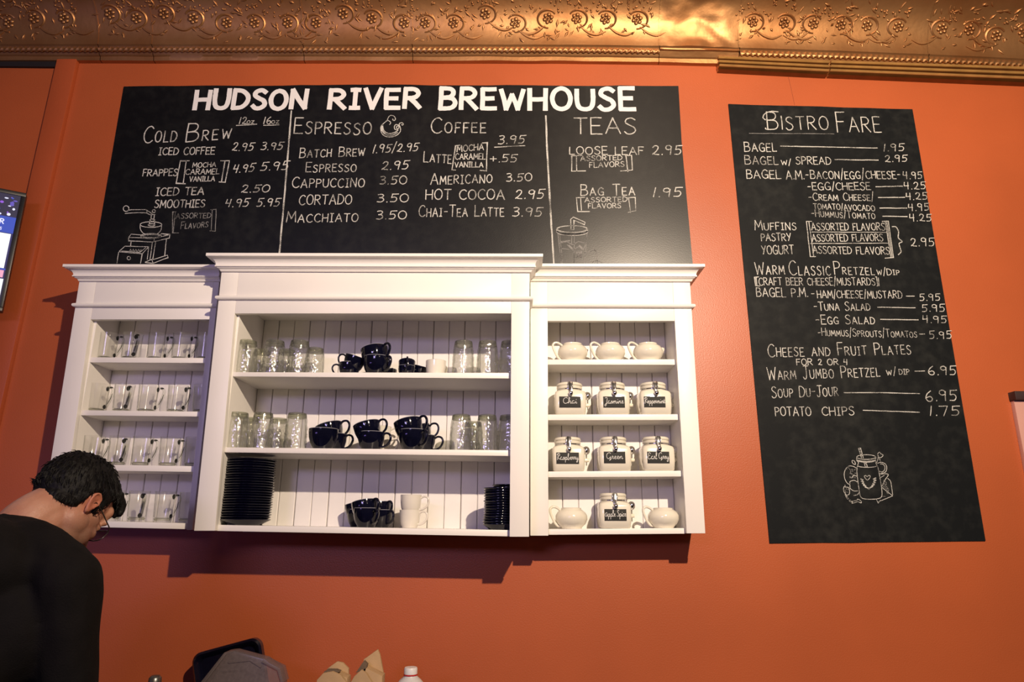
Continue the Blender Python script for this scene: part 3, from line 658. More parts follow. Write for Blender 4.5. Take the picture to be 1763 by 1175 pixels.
# ------------------------------------------------------------------ wall cabinet, three units
SH = {}
def front(mb, quad, d0, d1):
    """piece whose front face, at depth d1, has these photo corners (TL TR BR BL)"""
    P = [W(x, y, d1) for x, y in quad]
    a = [(P[k].x, -d0, P[k].z) for k in (3,2,1,0)]; b = [(P[k].x, -d1, P[k].z) for k in (3,2,1,0)]
    return mb.hexa(a, b)
def lerp2(a, b, y): t = (y-a[1])/(b[1]-a[1]); return a[0]+(b[0]-a[0])*t
def unit(key, d, label, L, Rr, oL, oR, ytop, ybot, crown_y, frieze_y, bead_y, open_y, shelves, ends):
    """L, Rr: outer edges; oL, oR: opening edges (two photo points each); ends: which ends of the crown return to the wall"""
    base = W(lerp2(L, Rr, 0) if 0 else (L[1][0]+Rr[1][0])/2, ybot[0], d)
    t = thing('wall_cabinet', (base.x, 0, base.z), label, 'cabinet')
    off = Vector((base.x, 0, base.z))
    def put3(mb, name, mat=M_white, bevel=.0016, smooth=None):
        mb.v = [(x-off.x, y, z-off.z) for x, y, z in mb.v]
        return mb.build(name, mat, t, bevel=bevel, smooth=smooth)
    e = lambda A, y: (lerp2(A[0], A[1], y), y)
    # face frame
    yo = open_y
    put3(front(MB(), [e(L, frieze_y), e(oL, frieze_y), e(oL, ybot[0]), e(L, ybot[0])], d-.02, d), 'stile')
    put3(front(MB(), [e(oR, frieze_y), e(Rr, frieze_y), e(Rr, ybot[1]), e(oR, ybot[1])], d-.02, d), 'stile')
    put3(front(MB(), [e(oL, frieze_y+.1), e(oR, frieze_y+.1), e(oR, yo), e(oL, yo)], d-.02, d-.0003), 'header_rail')
    xl, xr = W(*e(L, (frieze_y+ybot[0])/2), d).x, W(*e(Rr, (frieze_y+ybot[0])/2), d).x
    zb0 = W(*e(L, ybot[0]), d).z+.004; zt0 = W((L[0][0]+Rr[0][0])/2, frieze_y, d).z
    il, ir = W(*e(oL, (yo+ybot[0])/2), d).x, W(*e(oR, (yo+ybot[0])/2), d).x
    zr0 = W(*e(Rr, ybot[1]), d).z+.004
    zcap = zt0+.03
    # side panels: outer skin behind each stile, up to the inner opening edge
    put3(MB().hexa([(xl+.003,0,zb0),(il,0,zb0),(il,-(d-.0205),zb0),(xl+.003,-(d-.0205),zb0)], [(xl+.003,0,zcap),(il,0,zcap),(il,-(d-.0205),zcap),(xl+.003,-(d-.0205),zcap)]), 'side_panel')
    put3(MB().hexa([(ir,0,zr0),(xr-.003,0,zr0),(xr-.003,-(d-.0205),zr0),(ir,-(d-.0205),zr0)], [(ir,0,zcap),(xr-.003,0,zcap),(xr-.003,-(d-.0205),zcap),(ir,-(d-.0205),zcap)]), 'side_panel')
    ztopin = W((oL[0][0]+oR[0][0])/2, yo, d).z+.045
    put3(MB().box(il, ir, -(d-.021), -.019, ztopin, ztopin+.018), 'top_board')
    # bead and crown mouldings
    def moulding(name, prof):
        n = len(prof); vs = []; plan = []
        for (o, z) in prof:
            row = []
            if ends[0]: row += [(xl-o, -.0005, z), (xl-o, -(d+o), z)]
            else: row += [(xl, -(d+o), z)]
            if ends[1]: row += [(xr+o, -(d+o), z), (xr+o, -.0005, z)]
            else: row += [(xr, -(d+o), z)]
            plan.append(row)
        m = len(plan[0]); mb = MB(); mb.v = [p for r in plan for p in r]
        for i in range(n):
            for k in range(m-1): mb.f.append((i*m+k, i*m+k+1, ((i+1)%n)*m+k+1, ((i+1)%n)*m+k))
        mb.f.append(tuple(i*m for i in range(n))); mb.f.append(tuple(i*m+m-1 for i in reversed(range(n))))
        return put3(mb, name, bevel=0, smooth=28)
    xm = (L[0][0]+Rr[0][0])/2
    zt = W(xm, crown_y, d+.045).z; zf = W(xm, frieze_y, d+.01).z; H = zt-zf
    cv = [(.020+.017*(1-math.cos(a)), zf+H*(.36+.40*math.sin(a))) for a in np.linspace(0, PI/2, 8)]
    moulding('crown_molding', [(-.012, zf), (.007, zf), (.010, zf+H*.13), (.0165, zf+H*.20), (.0165, zf+H*.25), (.022, zf+H*.25), (.022, zf+H*.33), (.020, zf+H*.36)]+cv+[(.041, zf+H*.78), (.045, zf+H*.80), (.045, zt), (-.012, zt)])
    put3(MB().box(xl-(.04 if ends[0] else 0), xr+(.04 if ends[1] else 0), -(d+.04), -.0006, zt-.012, zt-.002), 'cabinet_top')
    zb1, zb2 = W(xm, bead_y[1], d+.012).z, W(xm, bead_y[0], d+.012).z; rb = (zb2-zb1)/2; zm = (zb1+zb2)/2
    moulding('bead_molding', [(-.012, zb1)]+[(.003+.010*math.cos(a), zm+rb*math.sin(a)) for a in np.linspace(-PI/2, PI/2, 9)]+[(-.012, zb2)])
    # shelves: (x-range follows the opening) front edge photo y at left/right: top and bottom
    rec = []
    for (tl, tr, bl, br) in shelves:
        fd = d-.0205
        A = W(*e(oL, tl), fd); B = W(*e(oR, tr), fd); zA, zB = A.z, B.z
        ta = zA-W(*e(oL, bl), fd).z; tb = zB-W(*e(oR, br), fd).z
        put3(MB().hexa([(il,-.019,zA-ta),(ir,-.019,zB-tb),(ir,-fd,zB-tb),(il,-fd,zA-ta)], [(il,-.019,zA),(ir,-.019,zB),(ir,-fd,zB),(il,-fd,zA)]), 'shelf')
        rec.append((il, ir, zA, zB, (tl+tr)/2, fd))
    SH[key] = rec
    # beadboard back, each plank its own, joints recessed
    zlo = min(rec[-1][2], rec[-1][3])-.012
    put3(MB().box(il-.002, ir+.002, -.010, -.0006, zlo, ztopin+.01), 'back_panel', M_groove)
    n = max(3, round((ir-il)/.0565)); wd = (ir-il)/n
    for i in range(n):
        mb = MB(); gw = .0007+.0006*(i%2); x0 = il+i*wd+gw; x1 = il+(i+1)*wd-(.0013-.0006*(i%2)); xc = (x0+x1)/2
        prof = [(x0,-.011),(x0,-.0165),(x0+.0025,-.0185),(x1-.0025,-.0185),(x1,-.0165),(x1,-.011)]
        vs = [(x,y,zlo) for x,y in prof]+[(x,y,ztopin+.008) for x,y in prof]
        mb.add(vs, [(k,(k+1)%6,6+(k+1)%6,6+k) for k in range(6)]+[(5,4,3,2,1,0),(6,7,8,9,10,11)])
        put3(mb, 'beadboard_plank', M_bead, 0)
    return t
D1, D2 = .17, .255
unit('L', D1, 'narrow white shelf unit of glass mugs, left of the tall centre unit', ((136.5,484),(69,908)), ((377.5,484),(331,913)), ((156,550),(104,908)), ((360.4,550),(321.5,908)),
     None, (907.5,913), 455.3, 483.8, (521.3,528.5), 550.3, ((615.3,616.5,624.3,625.6),(706.5,709,715.5,717.8),(799.5,803,810,813.2),(895.5,901.5,907,911.8)), (1,0))
unit('C', D2, 'wide taller white shelf unit in the middle of the three', ((381.3,468),(334,914)), ((912,468),(911,925)), ((404.3,539),(370,914)), ((880.3,541),(877.3,924)),
     None, (914.5,924.8), 436.3, 467.5, (508.8,516.2), 540, ((641,642.3,648.5,652.2),(770.5,775.8,779.3,785.7),(904.2,913.3,914.8,924.3)), (1,1))
unit('R', D1, 'narrow white shelf unit of tea canisters, right of the tall centre unit', ((913,484),(913,922)), ((1188,484),(1214.5,919)), ((943,553),(944.3,920)), ((1161.6,553),(1182.3,919)),
     None, (923,919), 454.3, 483.8, (522,529.2), 553, ((619.2,618.8,628.3,628.6),(714,713.5,724,723.6),(812.2,810.8,822.2,821),(911.5,909.8,921.5,919.6)), (0,1))

def spot(key, i, px, depth):
    """a point of shelf i: photo column px, depth metres in front of the wall"""
    il, ir, zA, zB, y, fd = SH[key][i]
    p = W(px, y, depth); t = (p.x-il)/(ir-il); return Vector((p.x, -depth, zA+(zB-zA)*t+.0006))
def width(px, y, depth, wpx): return (W(px+wpx/2, y, depth)-W(px-wpx/2, y, depth)).x
ORD = ['first', 'second', 'third', 'fourth', 'fifth']

# ------------------------------------------------------------------ glass mugs (left unit)
def make_mug(loc, label, group):
    t = thing('glass_mug', loc, label, 'mug', group)
    mb = MB().lathe([(0,.004),(.024,.004),(.0262,.0),(.0275,.002),(.0285,.012),(.0318,.096),(.0326,.098),(.0308,.098),(.0268,.016),(.022,.013),(0,.013)], 32)
    mb.build('mug_body', M_glass, t, smooth=50)
    MB().lathe([(0,.0045),(.0235,.0045),(.0262,.011),(.022,.0128),(0,.0128)], 28).build('glass_base', M_tbase, t, smooth=50)
    pts = spline([(.031,0,.082),(.042,0,.086),(.054,0,.080),(.056,0,.066),(.048,0,.040),(.037,0,.020),(.029,0,.018)], 5)
    MB().tube(pts, [.0042]*len(pts), 8, flat=1.5).build('handle', M_gedge, t, smooth=60)
    MB().ell((.0335,0,.081), (.0032,.0065,.0085), n=10, m=7).build('handle_joint', M_gdark, t, smooth=60)
    MB().ell((.047,0,.0855), (.006,.0055,.0030), n=10, m=7).build('handle_joint', M_gdark, t, smooth=60)
    MB().ell((.0315,0,.019), (.0032,.0065,.0075), n=10, m=7).build('handle_joint', M_gdark, t, smooth=60)
    MB().tube([(.0575,-.003,.064),(.0535,-.003,.046),(.044,-.003,.027)], [.0009,.0014,.0009], 5).build('handle_edge', M_gdark, t)
    return t
mug_rows = [(182,224,268,310,352), (165,209,251,302,346), (156,200,241,288,332), (189,234,279,322)]
names = ['top shelf', 'second shelf', 'third shelf', 'bottom shelf']
mug0 = None
PLACE = {0:'leftmost', 1:'second from the left', 2:'third from the left', 3:'fourth from the left', 4:'rightmost, half behind the stile'}
for r, row in enumerate(mug_rows):
    for c, px in enumerate(row):
        pl = PLACE[c] if len(row) == 5 else ['beside the man\'s glasses', 'middle of three in view', 'right of three in view', 'rightmost, half behind the stile'][c]
        lab = f'clear glass mug on the {names[r]}, {pl}'; grp = f'glass mugs on the {names[r]}'
        loc = spot('L', r, px, .092)
        if mug0 is None: mug0 = make_mug(loc, lab, grp)
        else: dup(mug0, loc, lab, grp)
        m = mug0 if (r == 0 and c == 0) else bpy.context.scene.collection.objects[-1]
# turn the handles a little, as they stand
for i, o in enumerate([o for o in col.objects if o.name.startswith('glass_mug')]):
    o.rotation_euler = (0, 0, rnd.uniform(-.35, .05) - (.5 if i % 5 == 1 else 0))

# ------------------------------------------------------------------ dimpled tumblers, upside down (centre unit)
def make_tumbler(loc, label, group):
    t = thing('tumbler', loc, label, 'glass', group)
    prof = [(.0345,0),(.0362,.0005),(.0362,.010),(.0355,.03),(.0350,.06),(.0335,.085),(.0315,.100),(.0305,.108),(.0290,.1145)]
    inn = [(.0275,.103),(.0305,.080),(.0322,.055),(.0330,.02),(.0345,0)]
    gm_ = MB().lathe([(np.interp(z, [p[1] for p in prof], [p[0] for p in prof]), z) for z in np.linspace(0, .1145, 40)]+[(.0265,.1165),(.0255,.1135),(0,.1125)]+[(0,.104)]+inn, 48)
    out_ = []
    for i_, (x, y, z) in enumerate(gm_.v):   # pressed lozenge dimples round the wall
        rr_ = math.hypot(x, y)
        if i_ < 40*48 and .006 < z < .098:
            th_ = math.atan2(y, x); f_ = 1+.045*math.cos(8*th_+PI*round(z/.0115))*abs(math.sin(PI*z/.0115)); x *= f_; y *= f_
        out_.append((x, y, z))
    gm_.v = out_; gm_.build('glass_body', M_tumbler, t, smooth=50)
    MB().lathe([(.0285,.1020),(.0312,.1015),(.0302,.110),(.0286,.1165),(.0262,.1175),(.0255,.1140),(.0285,.1020)], 32).build('thick_base', M_tbase, t, smooth=50)
    return t
tum = [('C',0,[(421,.185,'front row, leftmost'),(469,.185,'front row, second from the left'),(512,.185,'front row, third from the left'),(540,.118,'right of that row, a little behind',.93),(448,.095,'back row, seen between the first two front ones',.93),(491,.095,'back row, seen between the second and third',.93)],'top shelf, left side'),
       ('C',0,[(797,.185,'leftmost'),(839,.185,'middle one'),(878,.185,'rightmost, half behind the stile')],'top shelf, right side'),
       ('C',1,[(405,.185,'front row, leftmost'),(448,.185,'front row, second from the left'),(507,.185,'front row, beside the navy cups'),(427,.095,'back row, between the first two',.97),(475,.098,'back row, right of the second',.96)],'middle shelf, left side'),
       ('C',1,[(793,.185,'leftmost, beside the navy cups'),(838,.185,'middle one'),(876,.185,'rightmost, half behind the stile'),(814,.072,'behind the first two',.95)],'middle shelf, right side')]
tum0 = None
for key, i, L_, where in tum:
    for it in L_:
        px, dep, pl = it[:3]; s_ = it[3] if len(it) > 3 else 1.0
        lab = f'upturned clear tumbler, {where}, {pl}'; grp = f'upturned tumblers, {where}'
        loc = spot(key, i, px, dep)
        if tum0 is None: tum0 = make_tumbler(loc, lab, grp); o = tum0
        else: o = dup(tum0, loc, lab, grp)
        o.rotation_euler = (0,0,rnd.uniform(0,6)); o.scale = (s_, s_, s_)

# ------------------------------------------------------------------ cups
CUPH = .062
def make_cup(loc, label, group, mat, rim, straight=0):
    t = thing('coffee_cup', loc, label, 'cup', group)
    if straight: prof = [(0,.004),(.022,.004),(.0235,0),(.026,0),(.027,.004),(.0335,.018),(.0362,.040),(.0372,.0605)]; inn = [(.0342,.0605),(.0335,.040),(.0305,.020),(.022,.009),(0,.0085)]; R_ = .0372
    else: prof = [(0,.004),(.024,.004),(.0255,0),(.0285,0),(.0295,.004),(.0375,.018),(.0425,.036),(.0442,.0525),(.0442,.0605)]; inn = [(.0412,.0605),(.0410,.0525),(.0395,.036),(.0345,.020),(.024,.009),(0,.0085)]; R_ = .0442
    MB().lathe(prof+inn, 40).build('cup_bowl', mat, t, smooth=50)
    MB().lathe([(R_,.0604),(R_+.0003,.0613),(R_-.0009,.0620),(R_-.0022,.0620),(R_-.0031,.0612),(R_-.0030,.0604)], 40).build('rim', rim, t, smooth=60)
    pts = spline([(R_-.003,0,.050),(R_+.010,0,.0565),(R_+.0235,0,.052),(R_+.0275,0,.038),(R_+.019,0,.021),(R_+.004,0,.0125),(R_-.009,0,.013)], 5)
    MB().tube(pts, [.0036]*len(pts), 10, flat=1.35).build('handle', mat, t, smooth=60)
    return t
cup0 = [None]; wcup0 = [None]
def cup(key, i, px, dep, hz, label, group, white=False, wpx=None, tilt=0, lift=0, dx=0):
    il, ir, zA, zB, y, fd = SH[key][i]; loc = spot(key, i, px, dep)
    R_ = .0372 if white else .0442
    s_ = width(px, y-20, dep, wpx)/(2*R_) if wpx else 1
    ref = wcup0 if white else cup0
    loc = loc + Vector((dx, 0, lift*s_))
    if ref[0] is None: ref[0] = o = make_cup(loc, label, group, M_cup if white else M_navy, M_cup if white else M_unglazed, white)
    else: o = dup(ref[0], loc, label, group)
    o.rotation_euler = (0, -math.radians(tilt), math.radians(hz)); o.scale = (s_,)*3
    return o
gt, gm, gb = 'navy cups on the top shelf', 'navy cups on the middle shelf', 'navy cups on the bottom shelf'
# top shelf (i=0)
cup('C',0,601,.150,180,'small navy cup under another, handle left, left end of the top shelf cups', gt, wpx=36)
cup('C',0,603,.150,176,'small navy cup tilted inside the one below, handle left, top shelf', gt, wpx=36, tilt=17, lift=.030, dx=.002)
cup('C',0,648,.178,-42,'large navy cup at the middle of the top shelf pile, upright, below a tilted one', gt, wpx=47)
cup('C',0,647,.178,-38,'large navy cup tilted on top of the middle pile of the top shelf', gt, wpx=47, tilt=15, lift=.032, dx=.001)
cup('C',0,668,.085,-60,'navy cup standing behind the large middle one on the top shelf', gt, wpx=30)
cup('C',0,700,.150,-84,'small navy cup, upright, under another, handle to the front, top shelf', gt, wpx=29)
cup('C',0,700,.150,-80,'small navy cup tilted in its twin, handle to the front, top shelf', gt, wpx=29, tilt=17, lift=.030)
cup('C',0,720,.090,35,'small navy cup at the right end of the top shelf pile, lower of two', gt, wpx=26)
cup('C',0,720,.090,150,'small navy cup at the right end of the top shelf pile, tilted upper one', gt, wpx=26, tilt=16, lift=.030)
cup('C',0,750,.150,60,'white cup on the top shelf between navy cups and tumblers', 'white cups', True, wpx=35)
# middle shelf (i=1)
cup('C',1,555,.192,100,'navy cup at the front left of the middle shelf, wide bowl, no handle in view', gm, wpx=50)
cup('C',1,573,.105,-14,'navy cup behind the front left one, lower of the pair, handle right', gm, wpx=45)
cup('C',1,572,.105,-12,'navy cup behind the front left one, tilted on top, handle right', gm, wpx=46, tilt=17, lift=.032, dx=-.002)
cup('C',1,638,.160,-18,'navy cup of the middle pair on the middle shelf, lower', gm, wpx=46)
cup('C',1,638,.160,-16,'navy cup of the middle pair on the middle shelf, tilted on top', gm, wpx=46, tilt=17, lift=.032, dx=-.003)
cup('C',1,655,.070,10,'white cup peeping out behind the middle pair of navy cups, lower', 'white cups', True, wpx=34)
cup('C',1,655,.070,12,'white cup peeping out behind the middle pair of navy cups, upper', 'white cups', True, wpx=34, lift=.040)
cup('C',1,710,.190,-46,'navy cup of the right front pair on the middle shelf, lower', gm, wpx=50)
cup('C',1,709,.190,-30,'navy cup of the right front pair on the middle shelf, tilted on top', gm, wpx=49, tilt=17, lift=.033, dx=-.003)
cup('C',1,727,.100,-8,'navy cup of the right back pair on the middle shelf, lower', gm, wpx=44)
cup('C',1,727,.100,-6,'navy cup of the right back pair on the middle shelf, tilted on top', gm, wpx=44, tilt=17, lift=.032, dx=-.003)
# bottom shelf (i=2)
for k, (px, dep, hz, wp) in enumerate(((617,.075,40,42),(630,.185,-50,46),(655,.105,-42,42))):
    w_ = ['left', 'middle front', 'right'][k]
    cup('C',2,px,dep,hz,f'navy cup of the {w_} stack on the bottom shelf, lower', gb, wpx=wp)
    cup('C',2,px,dep,[-20,-42,-42][k],f'navy cup of the {w_} stack on the bottom shelf, tilted upper', gb, wpx=wp, tilt=[12,14,14][k], lift=.022)
cup('C',2,705,.150,-12,'white cup on the bottom shelf, lower of the stacked pair', 'white cups', True, wpx=36)
cup('C',2,705.5,.150,-6,'white cup on the bottom shelf, upper of the stacked pair', 'white cups', True, wpx=36.5, lift=.0505)

# ------------------------------------------------------------------ plates
def make_plate(loc, R_, label, group):
    t = MB().lathe([(0,.0035),(R_*.58,.0035),(R_*.60,0),(R_*.66,0),(R_*.70,.004),(R_*.985,.0150),(R_,.0165),(R_*.985,.0185),(R_*.95,.0185),(R_*.70,.0085),(R_*.58,.0065),(0,.0065)], 44).build('plate', M_navy, smooth=60)
    t.location = loc; return tag(t, label, 'plate', group)
NTH = ['', 'second', 'third', 'fourth', 'fifth', 'sixth', 'seventh', 'eighth', 'ninth', 'tenth', 'eleventh', 'twelfth', 'thirteenth']
def stack(px, dep, n, R_, where, pitch=.0078):
    loc = spot('C', 2, px, dep); p0 = None
    for k in range(n):
        lab = (f'navy plate at the bottom of the {where}' if k == 0 else f'topmost navy plate of the {where}' if k == n-1 else f'navy plate {NTH[min(k, n-1-k)]} from the {"bottom" if k < n-1-k else "top"} of the {where}')
        j = Vector((rnd.uniform(-.0012,.0012), rnd.uniform(-.0012,.0012), k*pitch)) + Vector((.0004*max(0, 6-k)*-1, 0, 0))
        if p0 is None: p0 = make_plate(loc+j, R_, lab, f'navy plates in the {where}')
        else:
            c = p0.copy(); col.objects.link(c); c.location = loc+j; c['label'] = lab
R1 = width(424, 850, .165, 84)/2
stack(421.5, .155, 25, R1, 'tall left stack, bottom shelf')
R2 = width(862, 850, .175, 57)/2
stack(861, .178, 15, R2, 'front right stack, bottom shelf')
stack(874, .085, 17, R2, 'back right stack, bottom shelf')

# ------------------------------------------------------------------ cream pots (right unit)
def make_pot(loc, label, group):
    t = thing('cream_pot', loc, label, 'teapot', group)
    MB().lathe([(0,.003),(.026,.003),(.028,0),(.031,0),(.033,.004),(.044,.014),(.0500,.028),(.0495,.040),(.044,.050),(.036,.0565),(.0315,.059),(.0318,.0625),(.0290,.0635),(.0275,.059),(.034,.053),(.043,.046),(.0465,.034),(.045,.022),(.034,.008),(0,.006)], 44).build('pot_body', M_cream, t, smooth=50)
    pts = spline([(-.036,0,.056),(-.044,0,.062),(-.056,0,.066),(-.066,0,.061),(-.067,0,.050),(-.062,0,.036),(-.053,0,.018),(-.043,0,.008),(-.036,0,.007)], 5)
    MB().tube(pts, [.0040]*len(pts), 10, flat=1.3).build('handle', M_cream, t, smooth=60)
    sp = spline([(.040,.0,.026),(.052,.0,.034),(.060,.0,.046),(.066,.0,.055)], 5)
    MB().tube(sp, [.0115-.0052*i/(len(sp)-1) for i in range(len(sp))], 12).build('spout', M_cream, t, smooth=60)
    return t
pot0 = None
for key, i, px, dep, wp, lab in (('R',0,986,.105,51,'cream lidless pot on the top shelf, nearest the centre unit'),('R',0,1051,.105,51,'cream lidless pot on the top shelf, middle of three'),('R',0,1116,.105,51,'cream lidless pot on the top shelf, farthest from the centre unit'),
                            ('R',3,984,.105,55,'cream lidless pot on the bottom shelf, on the inner side of the canister'),('R',3,1143,.105,53,'cream lidless pot on the bottom shelf, on the outer side of the canister')):
    loc = spot(key, i, px, dep); s_ = width(px, SH[key][i][4], dep, wp)/.100
    if pot0 is None: pot0 = o = make_pot(loc, lab, 'cream pots on the right unit')
    else: o = dup(pot0, loc, lab)
    o.scale = (s_,)*3; o.rotation_euler = (0,0,math.radians(38 if i == 0 else 70) if px != 1116 else math.radians(28))
    # keep the handle on the near left while the spout points back
    for ch in o.children:
        if ch.name.startswith('handle'): ch.rotation_euler = (0,0,-o.rotation_euler.z + math.radians(8))

# ------------------------------------------------------------------ tea canisters
CUR = {'C':(.55,"~.5,.85 .38,1 .12,.8 .05,.35 .2,.05 .42,.08 .55,.22"),'J':(.45,"~.1,.9 .3,1 .38,.8 .3,.2 .2,-.3 .05,-.35 .08,-.12 .28,.02 .45,.1"),'P':(.5,"~.1,.0 .16,.5 .2,.95|~.05,.8 .2,1 .42,.95 .42,.65 .18,.5 .3,.3 .5,.1"),
 'R':(.5,"~.1,.0 .16,.5 .2,.95|~.05,.8 .2,1 .42,.95 .4,.65 .18,.52 .3,.2 .5,.1"),'G':(.6,"~.5,.85 .35,1 .1,.8 .05,.35 .2,.08 .4,.2 .48,.45|~.48,.45 .45,.05 .35,-.2 .6,.1"),'E':(.5,"~.45,.85 .3,1 .12,.88 .2,.6 .32,.55|~.2,.6 .04,.35 .12,.06 .32,.04 .5,.18"),
 'A':(.55,"~.42,.55 .25,.62 .06,.35 .12,.05 .3,.08 .42,.5|~.43,.55 .42,.15 .5,.03 .55,.1"),'S':(.45,"~.42,.85 .3,.98 .15,.8 .3,.5 .38,.25 .22,.02 .04,.12|.22,.02 .45,.08"),
 'a':(.4,"~.28,.42 .14,.45 .04,.22 .12,.02 .26,.15 .3,.42|~.3,.42 .28,.1 .34,.02 .4,.1"),'c':(.3,"~.26,.38 .14,.44 .04,.22 .12,.02 .3,.1"),'e':(.3,"~.0,.1 .18,.25 .2,.42 .1,.42 .06,.15 .15,.02 .3,.1"),
 'g':(.4,"~.28,.42 .14,.45 .04,.22 .12,.02 .26,.15 .3,.42|~.3,.42 .28,-.1 .2,-.4 .08,-.3 .25,-.05 .4,.1"),'h':(.4,"~.0,.1 .15,.6 .2,.95 .1,.95 .08,.02|~.08,.1 .18,.4 .28,.4 .28,.1 .34,.02 .4,.1"),
 'i':(.2,"~.0,.1 .08,.42|~.08,.42 .08,.08 .14,.02 .2,.1|.1,.62 .13,.66"),'l':(.22,"~.0,.1 .14,.6 .18,.95 .08,.95 .06,.1 .12,.02 .22,.1"),'m':(.55,"~.0,.1 .06,.4 .06,.02|~.06,.1 .16,.42 .22,.35 .22,.02|~.22,.1 .32,.42 .4,.35 .4,.08 .46,.02 .55,.1"),
 'n':(.4,"~.0,.1 .06,.4 .06,.02|~.06,.1 .18,.42 .26,.35 .26,.08 .32,.02 .4,.1"),'p':(.4,"~.0,.1 .08,.42 .06,-.4|~.07,.15 .16,.42 .28,.38 .28,.12 .12,.02|~.12,.02 .26,.02 .4,.1"),'r':(.28,"~.0,.1 .08,.45 .18,.38 .16,.08 .28,.1"),
 's':(.28,"~.0,.1 .14,.45 .2,.2 .12,.02 .02,.06|.12,.02 .28,.1"),'t':(.25,"~.0,.1 .12,.75|~.12,.75 .1,.08 .16,.02 .25,.1|.0,.5 .24,.52"),'b':(.35,"~.0,.1 .12,.6 .16,.95 .08,.9 .06,.05 .2,.03 .25,.25 .16,.32|.25,.25 .35,.3"),
 'y':(.38,"~.0,.1 .06,.42 .06,.1 .18,.05 .28,.42|~.28,.42 .26,-.1 .18,-.4 .06,-.3 .24,-.05 .38,.1"),' ':(.2,"")}
def make_canister(loc, label):
    t = thing('tea_canister', loc, label, 'canister', 'white tea canisters with slate labels')
    def sq(hw, z, r, n=6):
        out = []
        for cx, cy, a0 in ((hw-r, hw-r, 0), (-hw+r, hw-r, PI/2), (-hw+r, -hw+r, PI), (hw-r, -hw+r, 3*PI/2)):
            for k in range(n+1): a = a0+PI/2*k/n; out.append((cx+r*math.cos(a), cy+r*math.sin(a), z))
        return out
    rows = [sq(.046,0,.012), sq(.050,.004,.014), sq(.0525,.03,.014), sq(.0525,.070,.015), sq(.050,.079,.020), sq(.044,.085,.036), sq(.0415,.0865,.0412)]
    n = len(rows[0]); mb = MB(); mb.v = [p for r in rows for p in r]
    for i in range(len(rows)-1):
        for k in range(n): mb.f.append((i*n+k, i*n+(k+1)%n, (i+1)*n+(k+1)%n, (i+1)*n+k))
    mb.f.append(tuple(reversed(range(n)))); mb.f.append(tuple((len(rows)-1)*n+k for k in range(n)))
    mb.build('jar_body', M_cream, t, smooth=45)
    MB().lathe([(.0400,.086),(.0430,.087),(.0435,.0885),(.0430,.0905),(.0400,.091)], 40).build('wire_band', M_chrome, t, smooth=60)
    MB().lathe([(0,.0915),(.0425,.0915),(.0438,.0935),(.0438,.0995),(.042,.101),(.0405,.1015)]+[(0,.1015)], 40).build('seal_ring', M_cream, t, smooth=50)
    MB().lathe([(0,.1016),(.0420,.1016),(.0440,.1030),(.0446,.1065),(.0435,.1100),(.040,.1125),(.030,.1135),(0,.1140)], 40).build('lid', M_cream, t, smooth=50)
    # clamp: wire loops, lever, ball
    cl = MB()
    for sx_ in (-.0075, .0075): cl.tube([(sx_,-.040,.111),(sx_,-.0465,.109),(sx_,-.0480,.098),(sx_*.9,-.0470,.087)], .0011, 6)
    cl.tube([(-.0075,-.0400,.111),(0,-.039,.1135),(.0075,-.0400,.111)], .0011, 6)
    cl.build('clamp_wire', M_chrome, t, smooth=60)
    MB().add([(-.0058,-.0480,.112),(.0058,-.0480,.112),(.0052,-.0560,.076),(-.0052,-.0560,.076),(-.0058,-.0500,.112),(.0058,-.0500,.112),(.0052,-.0580,.076),(-.0052,-.0580,.076)],
             [(0,1,2,3),(7,6,5,4),(0,4,5,1),(1,5,6,2),(2,6,7,3),(3,7,4,0)]).build('lever', M_chrome, t, bevel=.0006)
    MB().add([(-.0028,-.0502,.100),(.0028,-.0502,.100),(.0026,-.0574,.082),(-.0026,-.0574,.082),(-.0028,-.0512,.100),(.0028,-.0512,.100),(.0026,-.0584,.082),(-.0026,-.0584,.082)],
             [(0,1,2,3),(7,6,5,4),(0,4,5,1),(1,5,6,2),(2,6,7,3),(3,7,4,0)]).build('lever_slot', M_gasket, t)
    MB().ell((0,-.0600,.0700), (.0078,.0070,.0085), n=18, m=12).build('lever_ball', M_chrome, t, smooth=80)
    # side lug that holds the scoop
    MB().tube([(.0500,.010,.0405),(.064,.010,.0405),(.071,.010,.0405)], [.0066,.0066,.0055], 12).build('side_lug', M_cream, t, smooth=60)
    return t
can0 = make_canister((0,0,-5), 'x')
spoon0 = None
def make_spoon(loc, label):
    t = thing('tea_scoop', loc, label, 'spoon', 'metal scoops in the lugs of the canisters')
    mb = MB().ell((0,0,.016), (.0125,.0120,.0140), n=20, m=12)
    mb.build('scoop_bowl', M_chrome, t, smooth=80)
    MB().tube([(0,0,.003),(0,0,-.012),(0,0,-.034)], [.0026,.0018,.0018], 8).build('scoop_handle', M_chrome, t, smooth=60)
    return t
tgx = dict(Chai=(.88,), )
